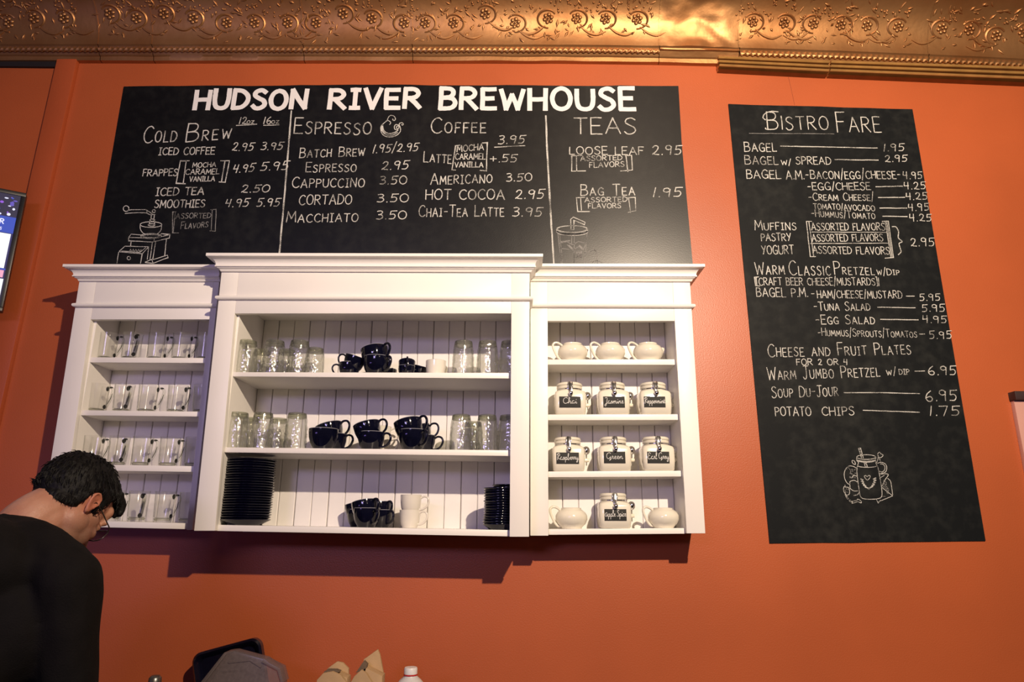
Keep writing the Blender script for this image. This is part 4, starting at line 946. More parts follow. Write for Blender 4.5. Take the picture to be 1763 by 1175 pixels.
for i, px, word, tp, sl in ((1,981,'Chai',(963,1000,683,702),1),(1,1055,'Jasmine',(1039,1076,683,702),1),(1,1126,'Peppermint',(1108,1146,683,701.5),1),
                        (2,978,'Raspberry',(958,997,779.5,799),1),(2,1057,'Green',(1040,1077,778,798),1),(2,1131,'Earl Grey',(1115,1153,778,798),1),(3,1057,'Apple Spice',(1041,1079,877,897),1)):
    dep = .098; loc = spot('R', i, px, dep); wp = 54 if i == 1 else 55.5
    s_ = width(px, SH['R'][i][4]-30, dep+.05, wp)/.105
    where = {1:'second shelf', 2:'third shelf', 3:'bottom shelf'}[i]
    c_ = dup(can0, loc, f'white clamp-lid canister labelled {word}, on the {where}'); c_.scale = (s_,)*3
    # label plate at its place on this jar, then its handwriting
    yy = -.0529
    fx = lambda x, y: (W(x, y, dep+.0529*s_).x-loc.x)/s_
    fz = lambda x, y: (W(x, y, dep+.0529*s_).z-loc.z)/s_
    x0, x1, z1, z0 = fx(tp[0],tp[3]), fx(tp[1],tp[3]), fz(tp[0],tp[2]), fz(tp[0],tp[3])
    x0, x1 = max(x0,-.042), min(x1,.042)
    pl = MB().box(x0, x1, yy-.0008, yy+.001, z0, z1).build('label_plate', M_tag, c_, bevel=.0003)
    tot, G = layout(word, 1, 0, CUR); mb = MB(); hh = (z1-z0)*.56
    k_ = {'Chai':.66,'Green':.78,'Jasmine':.9}.get(word, .97); wd_ = (x1-x0)*k_; xs = (x0+x1)/2-wd_/2; zb_ = z0+(z1-z0)*.34
    for let in G:
        for st in let: ribbon(mb, [(xs+wd_*u/tot, zb_+v*hh+.0012*u/tot) for u, v in st], .0012, yy-.0012, .1)
    mb.build('lettering', M_pen, pl, fix=False)
    if not (word in ('x',)):
        sl_ = loc+Vector((.0625*s_, -.010*s_, .0565*s_+.0002)); sl_.y = loc.y+.010*s_-.0
        lab = f'chrome scoop held at the side of the {word} canister'
        if spoon0 is None: spoon0 = o = make_spoon(sl_, lab)
        else: o = dup(spoon0, sl_, lab)
def kill(o):
    for ch in list(o.children): kill(ch)
    bpy.data.objects.remove(o)
kill(can0)
# ------------------------------------------------------------------ television at the left edge
def tv():
    c = W(46, 334, .10); t_ = math.radians(30)
    ux = Vector((-math.cos(t_), -math.sin(t_), 0)); nx = Vector((-ux.y*-1, ux.x, 0)); nx = Vector((math.sin(t_), -math.cos(t_), 0))
    wd, ht, th = .72, .46, .03
    o = thing('wall_television', c+ux*wd/2+Vector((0,0,-ht/2)), 'black-framed television showing a sports broadcast, at the left edge', 'television')
    Mx = Matrix.Identity(4)
    # local axes: x towards the right edge, y away from the viewer, z up
    X = -ux; Y = -nx; Z = Vector((0,0,1))
    for i in range(3): Mx[i][0] = X[i]; Mx[i][1] = Y[i]; Mx[i][2] = Z[i]
    o.rotation_euler = Mx.to_euler()
    M_bez = principled('black_plastic', (.012,.012,.014), .35, var=.2, vscale=20)
    hw, hh, bz = wd/2, ht/2, .015
    mb = MB()
    mb.box(-hw, hw, 0, th, -hh, hh).build('tv_back', M_bez, o, bevel=.004)
    for (a, b_, c_, d_) in ((-hw, hw, hh-bz, hh), (-hw, hw, -hh, -hh+bz), (-hw, -hw+bz, -hh+bz, hh-bz), (hw-bz, hw, -hh+bz, hh-bz)):
        MB().box(a, b_, -.006, .0, c_, d_).build('bezel', M_bez, o, bevel=.0015)
    MB().box(-.05, .05, th, th+.05, -.08, .08).build('wall_bracket', M_bez, o, bevel=.002)
    scr = MB().box(-hw+bz, hw-bz, -.0015, .0005, -hh+bz, hh-bz).build('screen', emis('screen_base', (.02,.02,.12), 1.0), o)
    cols = {'crowd': (.10,.07,.42), 'light': (.75,.75,1.0), 'blue': (.02,.06,.42), 'white': (.95,.97,1.0), 'pink': (.8,.35,.5), 'violet': (.25,.08,.6), 'red': (.7,.1,.15), 'dark': (.01,.01,.04)}
    MM = {k: emis('screen_'+k, v, 1.15) for k, v in cols.items()}
    def patch(name, k, a, b_, c_, d_): MB().box(a, b_, -.0022, -.0016, c_, d_).build(name, MM[k], scr)
    top = hh-bz; R_ = random.Random(3); r = hw-bz
    patch('crowd_picture', 'dark', -r, r, top-.085, top)
    for _ in range(260):
        x = R_.uniform(-r, r-.012); z = top-R_.uniform(.006, .083); w_ = R_.uniform(.002, .007)
        mbp = MB().ell((x, -.0024, z), (w_, .0003, R_.uniform(.002,.006)), n=8, m=4)
        mbp.build('crowd_picture', MM[R_.choice(['crowd','crowd','violet','light','blue','dark'])], scr)
    patch('caption_banner', 'blue', -r, r, top-.150, top-.088)
    patch('caption_banner', 'white', -r, r-.006, top-.285, top-.153)
    patch('caption_banner', 'blue', -r, r, top-.292, top-.286)
    patch('caption_banner', 'pink', -r, r-.004, top-.32, top-.293)
    patch('caption_banner', 'white', -r, r, -hh+bz, top-.325)
    for word, z, x, h in (('R', top-.118, r-.045, .018), ('US', top-.142, r-.05, .010)):
        tot, G = layout(word); m_ = MB()
        for let in G:
            for st in let: ribbon(m_, [(x+u*h, z+v*h) for u, v in st], h*.2, -.0026)
        m_.build('screen_lettering', MM['light'], scr, fix=False)
tv()

# ------------------------------------------------------------------ back counter and what stands on it
M_top = principled('dark_worktop', (.03,.025,.022), .3, var=.3, vscale=30)
M_base = principled('brown_counter_front', (.10,.05,.03), .5, var=.2, vscale=9)
ZC = .86
ct = thing('back_counter', (0,0,0), 'long dark counter against the orange wall under the shelves', 'counter')
MB().box(-2.4, 2.4, -.60, -.002, ZC-.04, ZC).build('worktop', M_top, ct, bevel=.003)
MB().box(-2.38, 2.38, -.56, -.002, .08, ZC-.041).build('carcass', M_base, ct)
for k in range(8):
    x = -2.38+k*.595; dr = MB().box(x+.004, x+.591, -.580, -.561, .10, ZC-.05).build('door', M_base, ct, bevel=.002)
    MB().tube([(x+.52,-.581,.62),(x+.52,-.600,.62),(x+.52,-.600,.74),(x+.52,-.581,.74)], .004, 8).build('handle', M_chrome, dr, smooth=60)

def planar(name, quadpx, d, th, mat, parent=None, off=None, bevel=.004, tilt=0):
    P = [W(x, y, d) for x, y in quadpx]; n = len(P); o = off or Vector((0,0,0))
    a = [Vector((p.x, -d, max(p.z, ZC+.0008)))-o for p in P]; b = [Vector((p.x, -d+th, max(p.z, ZC+.0008)))-o for p in P]
    return MB().add(a+b, [tuple(range(n)), tuple(range(2*n-1, n-1, -1))]+[(k,(k+1)%n,n+(k+1)%n,n+k) for k in range(n)]).build(name, mat, parent, bevel=bevel)
# navy tray leaning on the wall
M_tray = principled('navy_plastic', (.004,.004,.013), .2, var=.2, vscale=30, coat=.3)
A, B = W(329,1128,.09), W(447,1096,.09)
ux = Vector((B.x-A.x, 0, B.z-A.z)); wd = ux.length; ux.normalize(); vz = Vector((-ux.z, 0, ux.x))*-1
tr = thing('serving_tray', (A.x+ (ux*wd/2).x, -.09, ZC), 'dark navy rounded tray leaning on the wall behind the clear plastic box', 'tray')
def rrect(hw, h0, h1, r, y, n=6):
    out = []
    for cx, cz, a0 in ((hw-r, h1-r, 0), (-hw+r, h1-r, PI/2), (-hw+r, h0+r, PI), (hw-r, h0+r, 3*PI/2)):
        for k in range(n+1): a = a0+PI/2*k/n; out.append((cx+r*math.cos(a), y, cz+r*math.sin(a)))
    return out
topc = A+ux*wd/2; H_ = topc.z-ZC-.012
def traypt(p):
    q = topc + ux*p[0] - vz*p[2] + Vector((0, p[1], 0)); return q-tr.location
hw = wd/2; rows = [rrect(hw, -H_, 0, .03, .02), rrect(hw, -H_, 0, .03, 0), rrect(hw-.006, -H_+.006, -.006, .026, -.006), rrect(hw-.014, -H_+.014, -.014, .02, 0), rrect(hw-.022, -H_+.022, -.022, .015, .016)]
mb = MB(); n = len(rows[0]); mb.v = [tuple(traypt(p)) for r in rows for p in r]
for i in range(len(rows)-1):
    for k in range(n): mb.f.append((i*n+k, i*n+(k+1)%n, (i+1)*n+(k+1)%n, (i+1)*n+k))
mb.f.append(tuple((len(rows)-1)*n+k for k in range(n))); mb.f.append(tuple(reversed(range(n))))
mb.build('tray_shell', M_tray, tr, smooth=40)
# clear plastic food box
def milky():
    m, nt, b, out = new_mat('milky_clear_plastic'); N = nt.nodes.new; L = nt.links.new
    tr_ = N('ShaderNodeBsdfTransparent'); tr_.inputs[0].default_value = (.75,.75,.78,1); b.inputs['Base Color'].default_value = (.30,.24,.24,1); b.inputs['Roughness'].default_value = .25
    nz_ = N('ShaderNodeTexNoise'); nz_.inputs['Scale'].default_value = 25; mr = N('ShaderNodeMapRange'); mr.inputs['To Min'].default_value = .22; mr.inputs['To Max'].default_value = .5
    L(nz_.outputs['Fac'], mr.inputs['Value']); ms = N('ShaderNodeMixShader'); L(mr.outputs['Result'], ms.inputs[0]); L(tr_.outputs[0], ms.inputs[1]); L(b.outputs[0], ms.inputs[2]); L(ms.outputs[0], out.inputs['Surface']); return m
M_milk = milky()
q0 = W(420,1170,.30); bx = thing('plastic_food_box', (q0.x, -.30, ZC), 'milky clear plastic food box in front of the navy tray', 'box')
planar('box_shell', [(348,1178),(388,1123),(402,1121),(455,1135),(480,1152),(487,1180),(470,1330),(340,1330)], .30, .045, M_milk, bx, bx.location, bevel=.006)
planar('box_rim', [(340,1182),(386,1124),(390,1127),(345,1187)], .305, .05, M_milk, bx, bx.location, bevel=.002)
planar('box_rim', [(452,1137),(482,1152),(488,1176),(483,1176),(477,1155),(450,1141)], .305, .05, M_milk, bx, bx.location, bevel=.001)
planar('moulded_ridge', [(392,1140),(430,1136),(450,1148),(449,1151),(430,1139),(393,1143)], .303, .003, M_milk, bx, bx.location, bevel=.0005)
# paper bags
M_paper = principled('brown_paper', (.50,.33,.17), .8, var=.16, vscale=14, bump=.5, bscale=40)
M_papershade = principled('paper_opening_shade', (.16,.11,.07), .9, var=.2, vscale=14)  # darker copy of the paper, painting the shade inside the bag openings
def paper(label, d, frontpx, backpx, slitpx, innerpx):
    c = W(frontpx[0][0], frontpx[0][1], d); o = thing('paper_bag', (c.x, -d+.03, ZC), label, 'bag', 'folded brown paper bags on the counter')
    def crump(name, px, dd, th, mat, bev=.002):
        ob = planar(name, px, dd, th, mat, o, o.location, bevel=bev); return ob
    crump('bag_front', frontpx, d+.03, .012, M_paper); crump('bag_back', backpx, d-.03, .012, M_paper)
    crump('bag_opening', slitpx, d+.012, .02, M_papershade, .001)
    crump('bag_gusset', innerpx, d+.012, .045, M_paper)
bb = lambda L_: L_
paper('brown paper bag with crumpled rounded top, left of the two bags', .30, [(545,1172),(556,1160),(572,1157),(586,1163),(599,1180),(596,1330),(548,1330)], [(553,1164),(566,1150),(580,1140),(590,1142),(600,1152),(600,1180),(596,1330),(552,1330)],
      [(557,1158),(563,1154),(578,1154),(586,1157),(574,1162),(560,1163)], [(548,1172),(580,1160),(598,1168),(595,1330),(550,1330)])
paper('brown paper bag with folded pointed top, right of the two bags', .30, [(601,1180),(610,1165),(622,1154),(630,1160),(640,1176),(650,1330),(606,1330)], [(626,1136),(632,1132),(650,1119),(654,1128),(660,1160),(654,1330),(612,1330)],
      [(612,1160),(626,1139),(632,1145),(629,1158),(621,1156)], [(604,1178),(628,1150),(658,1165),(652,1330),(608,1330)])
# gallon jug
jc = W(707, 1160, .30); jz = W(707,1149.5,.30).z; k = (jz-ZC)/.262
jug = thing('milk_jug', (jc.x, -.30, ZC), 'translucent white plastic jug with white cap and red ring, right of the paper bags', 'jug')
M_jug = principled('milky_jug_plastic', (.62,.60,.58), .35, var=.06, vscale=10)
def sqz(r, z, e):
    out = []
    for i in range(40):
        a = 2*PI*i/40; c_, s_ = math.cos(a), math.sin(a); q = (abs(c_)**e+abs(s_)**e)**(-1/e); out.append((r*q*c_*k, r*q*s_*k, z*k))
    return out
rows = [sqz(.045,0,5), sqz(.051,.01,5), sqz(.054,.09,5), sqz(.054,.15,4.5), sqz(.052,.185,3.5), sqz(.046,.210,2.6), sqz(.031,.228,2.1), sqz(.0195,.238,2), sqz(.0175,.248,2)]
mb = MB(); n = 40; mb.v = [p for r in rows for p in r]
for i in range(len(rows)-1):
    for q in range(n): mb.f.append((i*n+q, i*n+(q+1)%n, (i+1)*n+(q+1)%n, (i+1)*n+q))
mb.f.append(tuple(reversed(range(n)))); mb.f.append(tuple((len(rows)-1)*n+q for q in range(n)))
mb.build('jug_body', M_jug, jug, smooth=50)
MB().tube([(.0,.045*k,.20*k),(0,.062*k,.17*k),(0,.064*k,.12*k),(0,.050*k,.09*k)], .010*k, 10).build('handle', M_jug, jug, smooth=60)
MB().lathe([(.0185*k,.2405*k),(.0205*k,.241*k),(.0205*k,.2435*k),(.0185*k,.244*k)], 30).build('tamper_ring', principled('red_plastic', (.55,.02,.02), .4, var=.1), jug, smooth=50)
MB().lathe([(0,.2445*k),(.0195*k,.2445*k),(.0195*k,.259*k),(.0178*k,.262*k),(0,.262*k)], 30).build('cap', principled('white_cap', (.75,.72,.70), .4, var=.05), jug, smooth=50)
# small capped bottle
sc_ = W(267,1170,.30); sz = W(267,1163.5,.30).z
sb = thing('small_bottle', (sc_.x, -.30, ZC), 'small bottle with dull round metal cap, left of the navy tray', 'bottle')
h_ = sz-ZC
MB().lathe([(0,0),(.030,0),(.032,.006),(.032,h_*.6),(.024,h_*.78),(.014,h_*.86),(.013,h_-.03),(0,h_-.03)], 28).build('bottle_body', principled('brown_bottle', (.05,.02,.01), .15, var=.1), sb, smooth=50)
MB().lathe([(0,h_-.031),(.0165,h_-.031),(.0175,h_-.02),(.0165,h_-.006),(.011,h_),(0,h_)], 24).build('cap', principled('dull_metal', (.25,.24,.23), .35, metal=.8, var=.2), sb, smooth=50)

# ------------------------------------------------------------------ the man at the counter
AZ, PT = math.radians(74), math.radians(46)
hx = Vector((math.cos(AZ)*math.cos(PT), math.sin(AZ)*math.cos(PT), -math.sin(PT)))
hy = Vector((-math.sin(AZ), math.cos(AZ), 0)); hz_ = hx.cross(hy)
HC = Vector((-1.080, -.690, 1.553))
def hl(x, y, z): return HC + (hx*x + hy*y + hz_*z)*.94
HR = Matrix((hx, hy, hz_)).transposed()
def remesh(mb, name, voxel, smooth=3, mat=None, parent=None, origin=None, disp=None):
    me = mb.mesh('tmp'); ob = bpy.data.objects.new('tmp', me); col.objects.link(ob)
    m = ob.modifiers.new('r', 'REMESH'); m.mode = 'VOXEL'; m.voxel_size = voxel; m.use_smooth_shade = True
    if smooth: s_ = ob.modifiers.new('s', 'SMOOTH'); s_.factor = .6; s_.iterations = smooth
    dg = bpy.context.evaluated_depsgraph_get(); dg.update()
    ev = bpy.data.meshes.new_from_object(ob.evaluated_get(dg)); bpy.data.objects.remove(ob); ev.name = name
    if disp or origin is not None:
        n = len(ev.vertices); co = np.empty(n*3, np.float32); ev.vertices.foreach_get('co', co); co = co.reshape(-1,3)
        if disp:
            no = np.empty(n*3, np.float32); ev.vertices.foreach_get('normal', no); no = no.reshape(-1,3)
            for i in range(n): co[i] += no[i]*disp(co[i])
        if origin is not None: co -= np.array(origin, np.float32)
        ev.vertices.foreach_set('co', co.ravel()); ev.update()
    ev.shade_smooth()
    if mat: ev.materials.clear(); ev.materials.append(mat)
    o = bpy.data.objects.new(name, ev); return link(o, parent)
def limb(mb, pts, rs, n=14, k=4):
    P = spline(pts, k); t = np.linspace(0, len(rs)-1, len(P)); R_ = np.interp(t, range(len(rs)), rs)
    mb.tube(P, list(R_), n)
    for p, r in ((P[0], R_[0]), (P[-1], R_[-1])): mb.ell(p, (r,)*3, n=n, m=8)
    for p, r in zip(pts[1:-1], rs[1:-1]): mb.ell(p, (r*.99,)*3, n=n, m=8)
FOOT = Vector((-1.13, -1.0, 0))
man = thing('person', FOOT, 'dark-haired man in a black long-sleeved shirt, bowed over the counter, back to the viewer', 'person')
M_skin = principled('skin', (.50,.26,.17), .5, color2=(.42,.19,.12), vscale=16, bump=.3, bscale=300)
M_skin.node_tree.nodes['Principled BSDF'].inputs['Subsurface Weight'].default_value = .12
M_skin.node_tree.nodes['Principled BSDF'].inputs['Subsurface Radius'].default_value = (.01,.004,.002)
def stubble_and_shade(m):
    nt = m.node_tree; N = nt.nodes.new; L = nt.links.new; b = nt.nodes['Principled BSDF']
    src = b.inputs['Base Color'].links[0].from_socket
    tc = N('ShaderNodeTexCoord'); p = hl(.055,-.02,-.085)-FOOT
    d_ = N('ShaderNodeVectorMath'); d_.operation = 'DISTANCE'; d_.inputs[1].default_value = tuple(p); L(tc.outputs['Object'], d_.inputs[0])
    mr = N('ShaderNodeMapRange'); mr.inputs['From Min'].default_value = .085; mr.inputs['From Max'].default_value = .045; mr.inputs['To Max'].default_value = .6; L(d_.outputs['Value'], mr.inputs['Value'])  # jaw darkened for its stubble and for the shade lying there
    mx = N('ShaderNodeMix'); mx.data_type = 'RGBA'; L(mr.outputs['Result'], mx.inputs['Factor']); L(src, mx.inputs['A']); mx.inputs['B'].default_value = (.10,.055,.04,1)
    e_ = N('ShaderNodeVectorMath'); e_.operation = 'DISTANCE'; e_.inputs[1].default_value = tuple(hl(-.006,-.088,-.018)-FOOT); L(tc.outputs['Object'], e_.inputs[0])
    m2 = N('ShaderNodeMapRange'); m2.inputs['From Min'].default_value = .034; m2.inputs['From Max'].default_value = .018; m2.inputs['To Max'].default_value = .6; L(e_.outputs['Value'], m2.inputs['Value'])
    mz = N('ShaderNodeMix'); mz.data_type = 'RGBA'; L(m2.outputs['Result'], mz.inputs['Factor']); L(mx.outputs['Result'], mz.inputs['A']); mz.inputs['B'].default_value = (.52,.15,.09,1)
    L(mz.outputs['Result'], b.inputs['Base Color'])
stubble_and_shade(M_skin)
NB = Vector((-1.125, -.795, 1.480))
SR, SL = Vector((-.945, -.880, 1.385)), Vector((-1.290, -.815, 1.385))
ER, EL = Vector((-.922, -.84, 1.085)), Vector((-1.370, -.75, 1.085))
WR, WL = Vector((-1.00, -.62, .985)), Vector((-1.26, -.56, .985))
PV = Vector((-1.135, -1.02, .97))
b_ = MB()
# skull and face
b_.ell(hl(-.012,0,.018), (.092,.0725,.083), HR, 28, 18)
b_.ell(hl(.030,0,-.035), (.060,.062,.078), HR, 24, 16)
b_.ell(hl(.040,0,-.088), (.045,.047,.034), HR, 20, 12)
b_.ell(hl(.068,0,-.112), (.019,.021,.015), HR, 16, 10)
b_.ell(hl(.070,0,.030), (.026,.052,.030), HR, 20, 12)            # brow and forehead
for s_ in (-1, 1):
    b_.ell(hl(.074,.036*s_,-.040), (.018,.020,.018), HR, 14, 9)  # cheekbones
    b_.ell(hl(.081,.031*s_,-.012), (.0125,.0135,.0115), HR, 14, 9) # eyes
    b_.ell(hl(.087,.030*s_,.008), (.010,.022,.006), HR, 14, 8)
    b_.ell(hl(.025,.054*s_,-.085), (.028,.012,.022), HR, 14, 9)
b_.tube([hl(.086,0,.000), hl(.101,0,-.025), hl(.113,0,-.046), hl(.098,0,-.054)], [.008,.009,.0125,.009], 12)
b_.ell(hl(.109,0,-.046), (.011,.014,.010), HR, 14, 9)
b_.ell(hl(.092,0,-.074), (.009,.024,.0048), HR, 16, 8); b_.ell(hl(.090,0,-.084), (.009,.020,.0055), HR, 16, 8)
# ears
for s_ in (-1, 1):
    er = Matrix.Rotation(math.radians(-14)*s_, 3, 'Z')
    def ep(u, v, o): # u forward, v up, o outwards
        q = Vector((u-.000, 0, v)); return hl(-.004+u*.82-.30*o, (.0765+o*.8)*s_, -.020+v*.78)
    hel = spline([ep(.012,-.004,.002), ep(.016,.016,.006), ep(.008,.030,.010), ep(-.008,.034,.015), ep(-.020,.022,.018), ep(-.020,.002,.016), ep(-.010,-.018,.011), ep(-.002,-.030,.008), ep(.006,-.028,.004), ep(.009,-.018,.002)], 4)
    b_.tube(hel, .0036, 8)
    ant = spline([ep(-.002,.020,.008), ep(-.011,.012,.012), ep(-.010,-.004,.011), ep(-.002,-.014,.007)], 4); b_.tube(ant, .0030, 8)
    b_.ell(ep(-.004,.004,.004), (.0155,.003,.0235), HR @ er, 18, 10); b_.ell(ep(0,-.025,.006), (.0075,.0045,.009), HR, 12, 8)
    b_.ell(ep(.010,-.004,.004), (.005,.005,.008), HR, 10, 7)
# neck, shoulders and trunk
limb(b_, [hl(-.030,0,-.045), (hl(-.036,0,-.085)+NB)*.5+Vector((0,0,.01)), NB, NB+Vector((-.004,-.03,-.06))], [.052,.055,.062,.07], 18)
limb(b_, [hl(.0,0,-.085), NB+Vector((.03,.05,-.02))], [.040,.045], 14)
limb(b_, [NB+Vector((-.005,-.04,-.08)), (SR+SL)/2+Vector((0,.0,-.11)), PV+Vector((0,.06,.18)), PV], [.085,.115,.11,.115], 18)
for s0 in (SR, SL): limb(b_, [NB+Vector((0,-.02,-.045)), (NB+s0)/2+Vector((0,-.02,-.015)), s0], [.050,.048,.045])
for S_, E_, W_r in ((SR, ER, WR), (SL, EL, WL)): limb(b_, [S_, (S_+E_)/2, E_, (E_+W_r)/2, W_r], [.048,.043,.036,.034,.025])
HJ = []
for s_ in (1, -1):
    hip = PV+Vector((.09*s_, .01*-s_, -.02)); knee = Vector((PV.x+.11*s_, -.97, .50)); ank = Vector((PV.x+.12*s_, -1.03, .09))
    limb(b_, [hip, (hip+knee)/2, knee, (knee+ank)/2, ank], [.085,.075,.055,.050,.038])
    HJ.append((hip, knee, ank)); b_.ell(ank+Vector((0,.07,-.045)), (.038,.11,.035), None, 14, 10)
# hands on the worktop, fingers slightly curled
for Wr_, sgn in ((WR, -1), (WL, 1)):
    fw = Vector((-.10*sgn*-1, .95, -.25)).normalized(); sd = fw.cross(Vector((0,0,1))).normalized(); up = sd.cross(fw)
    pc = Wr_+fw*.055+Vector((0,0,-.022)); pr = Matrix((fw, sd, up)).transposed()
    b_.ell(pc, (.050,.040,.015), pr, 16, 10); b_.tube([Wr_, pc], [.025,.024], 12)
    for q, (o_, l_) in enumerate(((-.030,.070),(-.010,.080),(.011,.075),(.030,.058))):
        r0 = pc+fw*.040+sd*o_; p1 = r0+fw*l_*.42+up*.004; p2 = p1+(fw*.8-up*.6)*l_*.32; p3 = p2+(fw*.45-up*.85)*l_*.26
        limb(b_, [r0-fw*.02, r0, p1, p2, p3], [.0085,.0088,.0082,.0075,.0065], 8, 2)
    th0 = pc-fw*.02+sd*(.034*sgn*1); limb(b_, [th0-sd*.015*sgn, th0+fw*.025+sd*.018*sgn, th0+fw*.055+sd*.022*sgn-up*.012], [.011,.0105,.008], 8, 3)
for s_ in (-1, 1):
    b_.ell(hl(.050,.040*s_,-.062), (.034,.024,.034), HR, 16, 10); b_.ell(hl(.010,.052*s_,-.060), (.036,.022,.034), HR, 16, 10)
limb(b_, [hl(-.012,0,-.075), (hl(-.012,0,-.09)+NB)*.5, NB], [.056,.058,.062], 18)
body = remesh(b_, 'body', .0036, 6, M_skin, man, FOOT)
# hair
M_hair = principled('black_hair', (.0035,.003,.003), .62, spec=.25, var=.5, vscale=120, bump=.8, bscale=160)
h = MB(); nT, nP = 60, 80; vs = []
def hairy(p):
    x, y, z = p; ay = abs(y)
    if x > .052: m = z-.050-.0*ay
    elif x > .030: m = z-(.030+(x-.030)*.9)
    elif x > .012: m = z+.030                      # sideburn
    elif x > -.022: m = z-.012+abs(x+.005)*.4
    else: m = z+.066-.25*max(0,.075+x)*0
    if x < -.022 and ay > .045: m = z+.048
    return m
for i in range(nT+1):
    th = PI*i/nT
    for k in range(nP):
        ph = 2*PI*k/nP; dx, dy, dz = math.sin(th)*math.cos(ph), math.sin(th)*math.sin(ph), math.cos(th)
        p = (-.012+.098*dx, .077*dy, .018+.088*dz)
        hgt = .008+.005*max(0,dz)+.007*max(0,dx)*max(0,dz+.2)+.003*noise.noise(Vector((p[0]*60, p[1]*60, p[2]*60)))
        if p[2] < 0 and p[0] > -.02: hgt *= .35
        m = hairy(p); s_ = 1/(1+math.exp(-m/.0035))
        f = -.012+(hgt+.012)*s_
        q = (p[0]+dx*f, p[1]+dy*f, p[2]+dz*f); vs.append(hl(*q))
fs = [(i*nP+k, (i+1)*nP+k, (i+1)*nP+(k+1)%nP, i*nP+(k+1)%nP) for i in range(nT) for k in range(nP)]
h.add(vs, fs)
NAPE = [hl(-.056,.050,-.036), hl(-.070,.018,-.046), hl(-.068,-.020,-.052), hl(-.053,-.045,-.050), hl(-.030,-.058,-.040)]
limb(h, NAPE, [.014,.016,.017,.016,.011], 12, 4)
# fringe falling forward
for (y0, l_) in ((-.030,.034),(-.015,.040),(.0,.040),(.018,.036),(-.042,.026)):
    limb(h, [hl(.055,y0,.082), hl(.086,y0*1.05,.070), hl(.098,y0*1.1,.070-l_*.7)], [.012,.011,.006], 10, 4)
hair = remesh(h, 'hair', .0032, 2, M_hair, man, FOOT, disp=lambda c: .0016*noise.noise(Vector((c[0]*160, c[1]*160, c[2]*60))))
st = MB(); HRN = random.Random(5)
for _ in range(1500):
    th = math.acos(HRN.uniform(-.75, 1)); ph = HRN.uniform(0, 2*PI); d_ = Vector((math.sin(th)*math.cos(ph), math.sin(th)*math.sin(ph), math.cos(th)))
    p = Vector((-.012+.098*d_.x, .077*d_.y, .018+.088*d_.z))
    if hairy(p) < .004: continue
    p += d_*(.006+.004*max(0,d_.z)+.006*max(0,d_.x)*max(0,d_.z+.2))
    # combed away from the crown
    t_ = (d_ - Vector((-.5,0,.86))*d_.dot(Vector((-.5,0,.86)))); t_ = (t_-d_*t_.dot(d_)); t_ = t_.normalized() if t_.length > .05 else Vector((0,1,0))
    t_ = (t_+Vector((HRN.uniform(-.3,.3), HRN.uniform(-.3,.3), HRN.uniform(-.2,.2)))).normalized(); L_ = HRN.uniform(.012,.024)
    a_, b2, c2 = p, p+t_*L_*.5+d_*.004, p+t_*L_+d_*.0015
    st.tube([hl(*a_)-FOOT, hl(*b2)-FOOT, hl(*c2)-FOOT], [.0013,.0011,.0003], 4)
NP_ = spline(NAPE, 8)
for _ in range(420):
    q = NP_[HRN.randrange(len(NP_))]; out_ = (-hx*.8-hz_*HRN.uniform(-.9,.5)-hy*(.7 if (q-HC).dot(hy) < -.03 else 0)).normalized(); a_ = q+out_*.013-FOOT
    dn = (-hz_*.9+hx*.25+hy*HRN.uniform(-.4,.4)).normalized(); L_ = HRN.uniform(.010,.019)
    st.tube([a_, a_+dn*L_*.5+out_*.003, a_+dn*L_+out_*.0005], [.0014,.0011,.0003], 4)
tag(st.build('hair_tufts', M_hair, hair, fix=False, smooth=60), kind='stuff')
# glasses
gl = MB(); M_frame = principled('dark_glasses_frame', (.03,.025,.02), .3, var=.2, vscale=60)
GX = .104
for s_ in (-1, 1):
    rim = [hl(GX-.10*abs(u), (.034+u)*s_, -.020+v) for u, v in [(math.copysign(abs(math.cos(a))**.6, math.cos(a))*.026, math.copysign(abs(math.sin(a))**.6, math.sin(a))*.018) for a in np.linspace(0, 2*PI, 25)[:-1]]]
    gl.tube(rim, .0014, 6, close=True)
    gl.tube([hl(GX-.004,.061*s_,-.010), hl(.085,.071*s_,-.008), hl(.03,.0795*s_,-.008), hl(-.002,.082*s_,-.010), hl(-.014,.081*s_,-.030)], .0015, 6)
gl.tube([hl(GX-.001,-.009,-.014), hl(GX+.003,0,-.011), hl(GX-.001,.009,-.014)], .0013, 6)
gl.v = [tuple(Vector(p)-FOOT) for p in gl.v]
gf = gl.build('glasses', M_frame, man, smooth=60); tag(gf, 'thin dark-framed glasses')
for s_ in (-1, 1):
    ln = MB(); rim = [hl(GX-.10*abs(u)+.0004, (.034+u)*s_, -.020+v)-FOOT for u, v in [(math.copysign(abs(math.cos(a))**.6, math.cos(a))*.025, math.copysign(abs(math.sin(a))**.6, math.sin(a))*.017) for a in np.linspace(0, 2*PI, 25)[:-1]]]
    rim2 = [p+hx*.0012 for p in rim]; ln.add(rim+rim2, [tuple(range(24)), tuple(range(47,23,-1))]+[(k,(k+1)%24,24+(k+1)%24,24+k) for k in range(24)])
    ln.build('lens', glass('lens_glass', (.9,.93,.9), (.5,.5,.5)), gf)
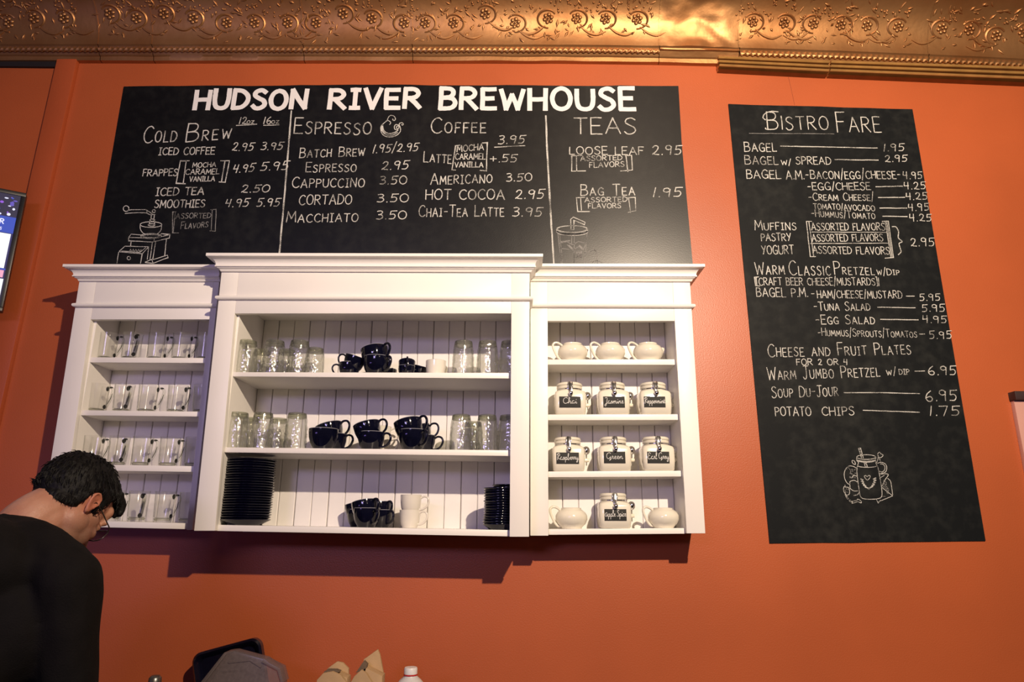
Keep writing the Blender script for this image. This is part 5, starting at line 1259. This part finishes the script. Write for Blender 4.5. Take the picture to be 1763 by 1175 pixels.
# shirt
M_shirt = principled('black_knit', (.0050,.0038,.0036), .85, spec=.2, var=.35, vscale=25, bump=.5, bscale=300)
s = MB()
limb(s, [NB+Vector((-.02,-.035,-.055)), (SR+SL)/2+Vector((0,-.015,-.12)), PV+Vector((0,.05,.20)), PV+Vector((0,0,-.02))], [.085,.125,.125,.135], 22)
s.ell((SR+SL)/2+Vector((.0,-.015,-.10)), (.175,.115,.15), Matrix.Rotation(math.radians(-12), 3, 'Z'), 24, 14)
s.ell(PV+Vector((0,.03,.12)), (.165,.125,.20), Matrix.Rotation(math.radians(-6), 3, 'Z'), 24, 14)
s.ell((SR+SL)/2+Vector((-.03,-.055,.025)), (.15,.092,.108), Matrix.Rotation(math.radians(-12), 3, 'Z'), 24, 14)
for s0 in (SR, SL): limb(s, [NB+Vector((-.005,-.025,-.018)), (NB+s0)/2+Vector((-.0,-.02,.008)), s0+Vector((0,0,.004))], [.062,.062,.060])
for S_, E_, W_r in ((SR, ER, WR), (SL, EL, WL)): limb(s, [S_, (S_+E_)/2, E_, (E_+W_r)/2, W_r], [.064,.059,.052,.047,.036])
shirt = remesh(s, 'shirt', .008, 4, M_shirt, man, FOOT, disp=lambda c: .005*noise.noise(Vector((c[0]*14, c[1]*14, c[2]*7)))+.002*noise.noise(Vector((c[0]*40, c[1]*40, c[2]*18))))
# trousers and shoes
tq = MB(); limb(tq, [PV+Vector((0,0,.04)), PV+Vector((0,0,-.08))], [.125,.13], 20)
for hip, knee, ank in HJ: limb(tq, [hip, (hip+knee)/2, knee, (knee+ank)/2, ank+Vector((0,0,.01))], [.105,.094,.075,.068,.062])
remesh(tq, 'trousers', .010, 3, principled('dark_denim', (.012,.014,.022), .8, var=.3, vscale=40), man, FOOT)
for hip, knee, ank in HJ:
    sh = MB(); sh.ell(ank+Vector((0,.07,-.050)), (.050,.130,.040), None, 18, 12); sh.ell(ank+Vector((0,-.005,-.02)), (.046,.055,.055), None, 16, 10)
    remesh(sh, 'shoe', .008, 2, principled('black_leather', (.01,.009,.009), .4, var=.2, vscale=30), man, FOOT)
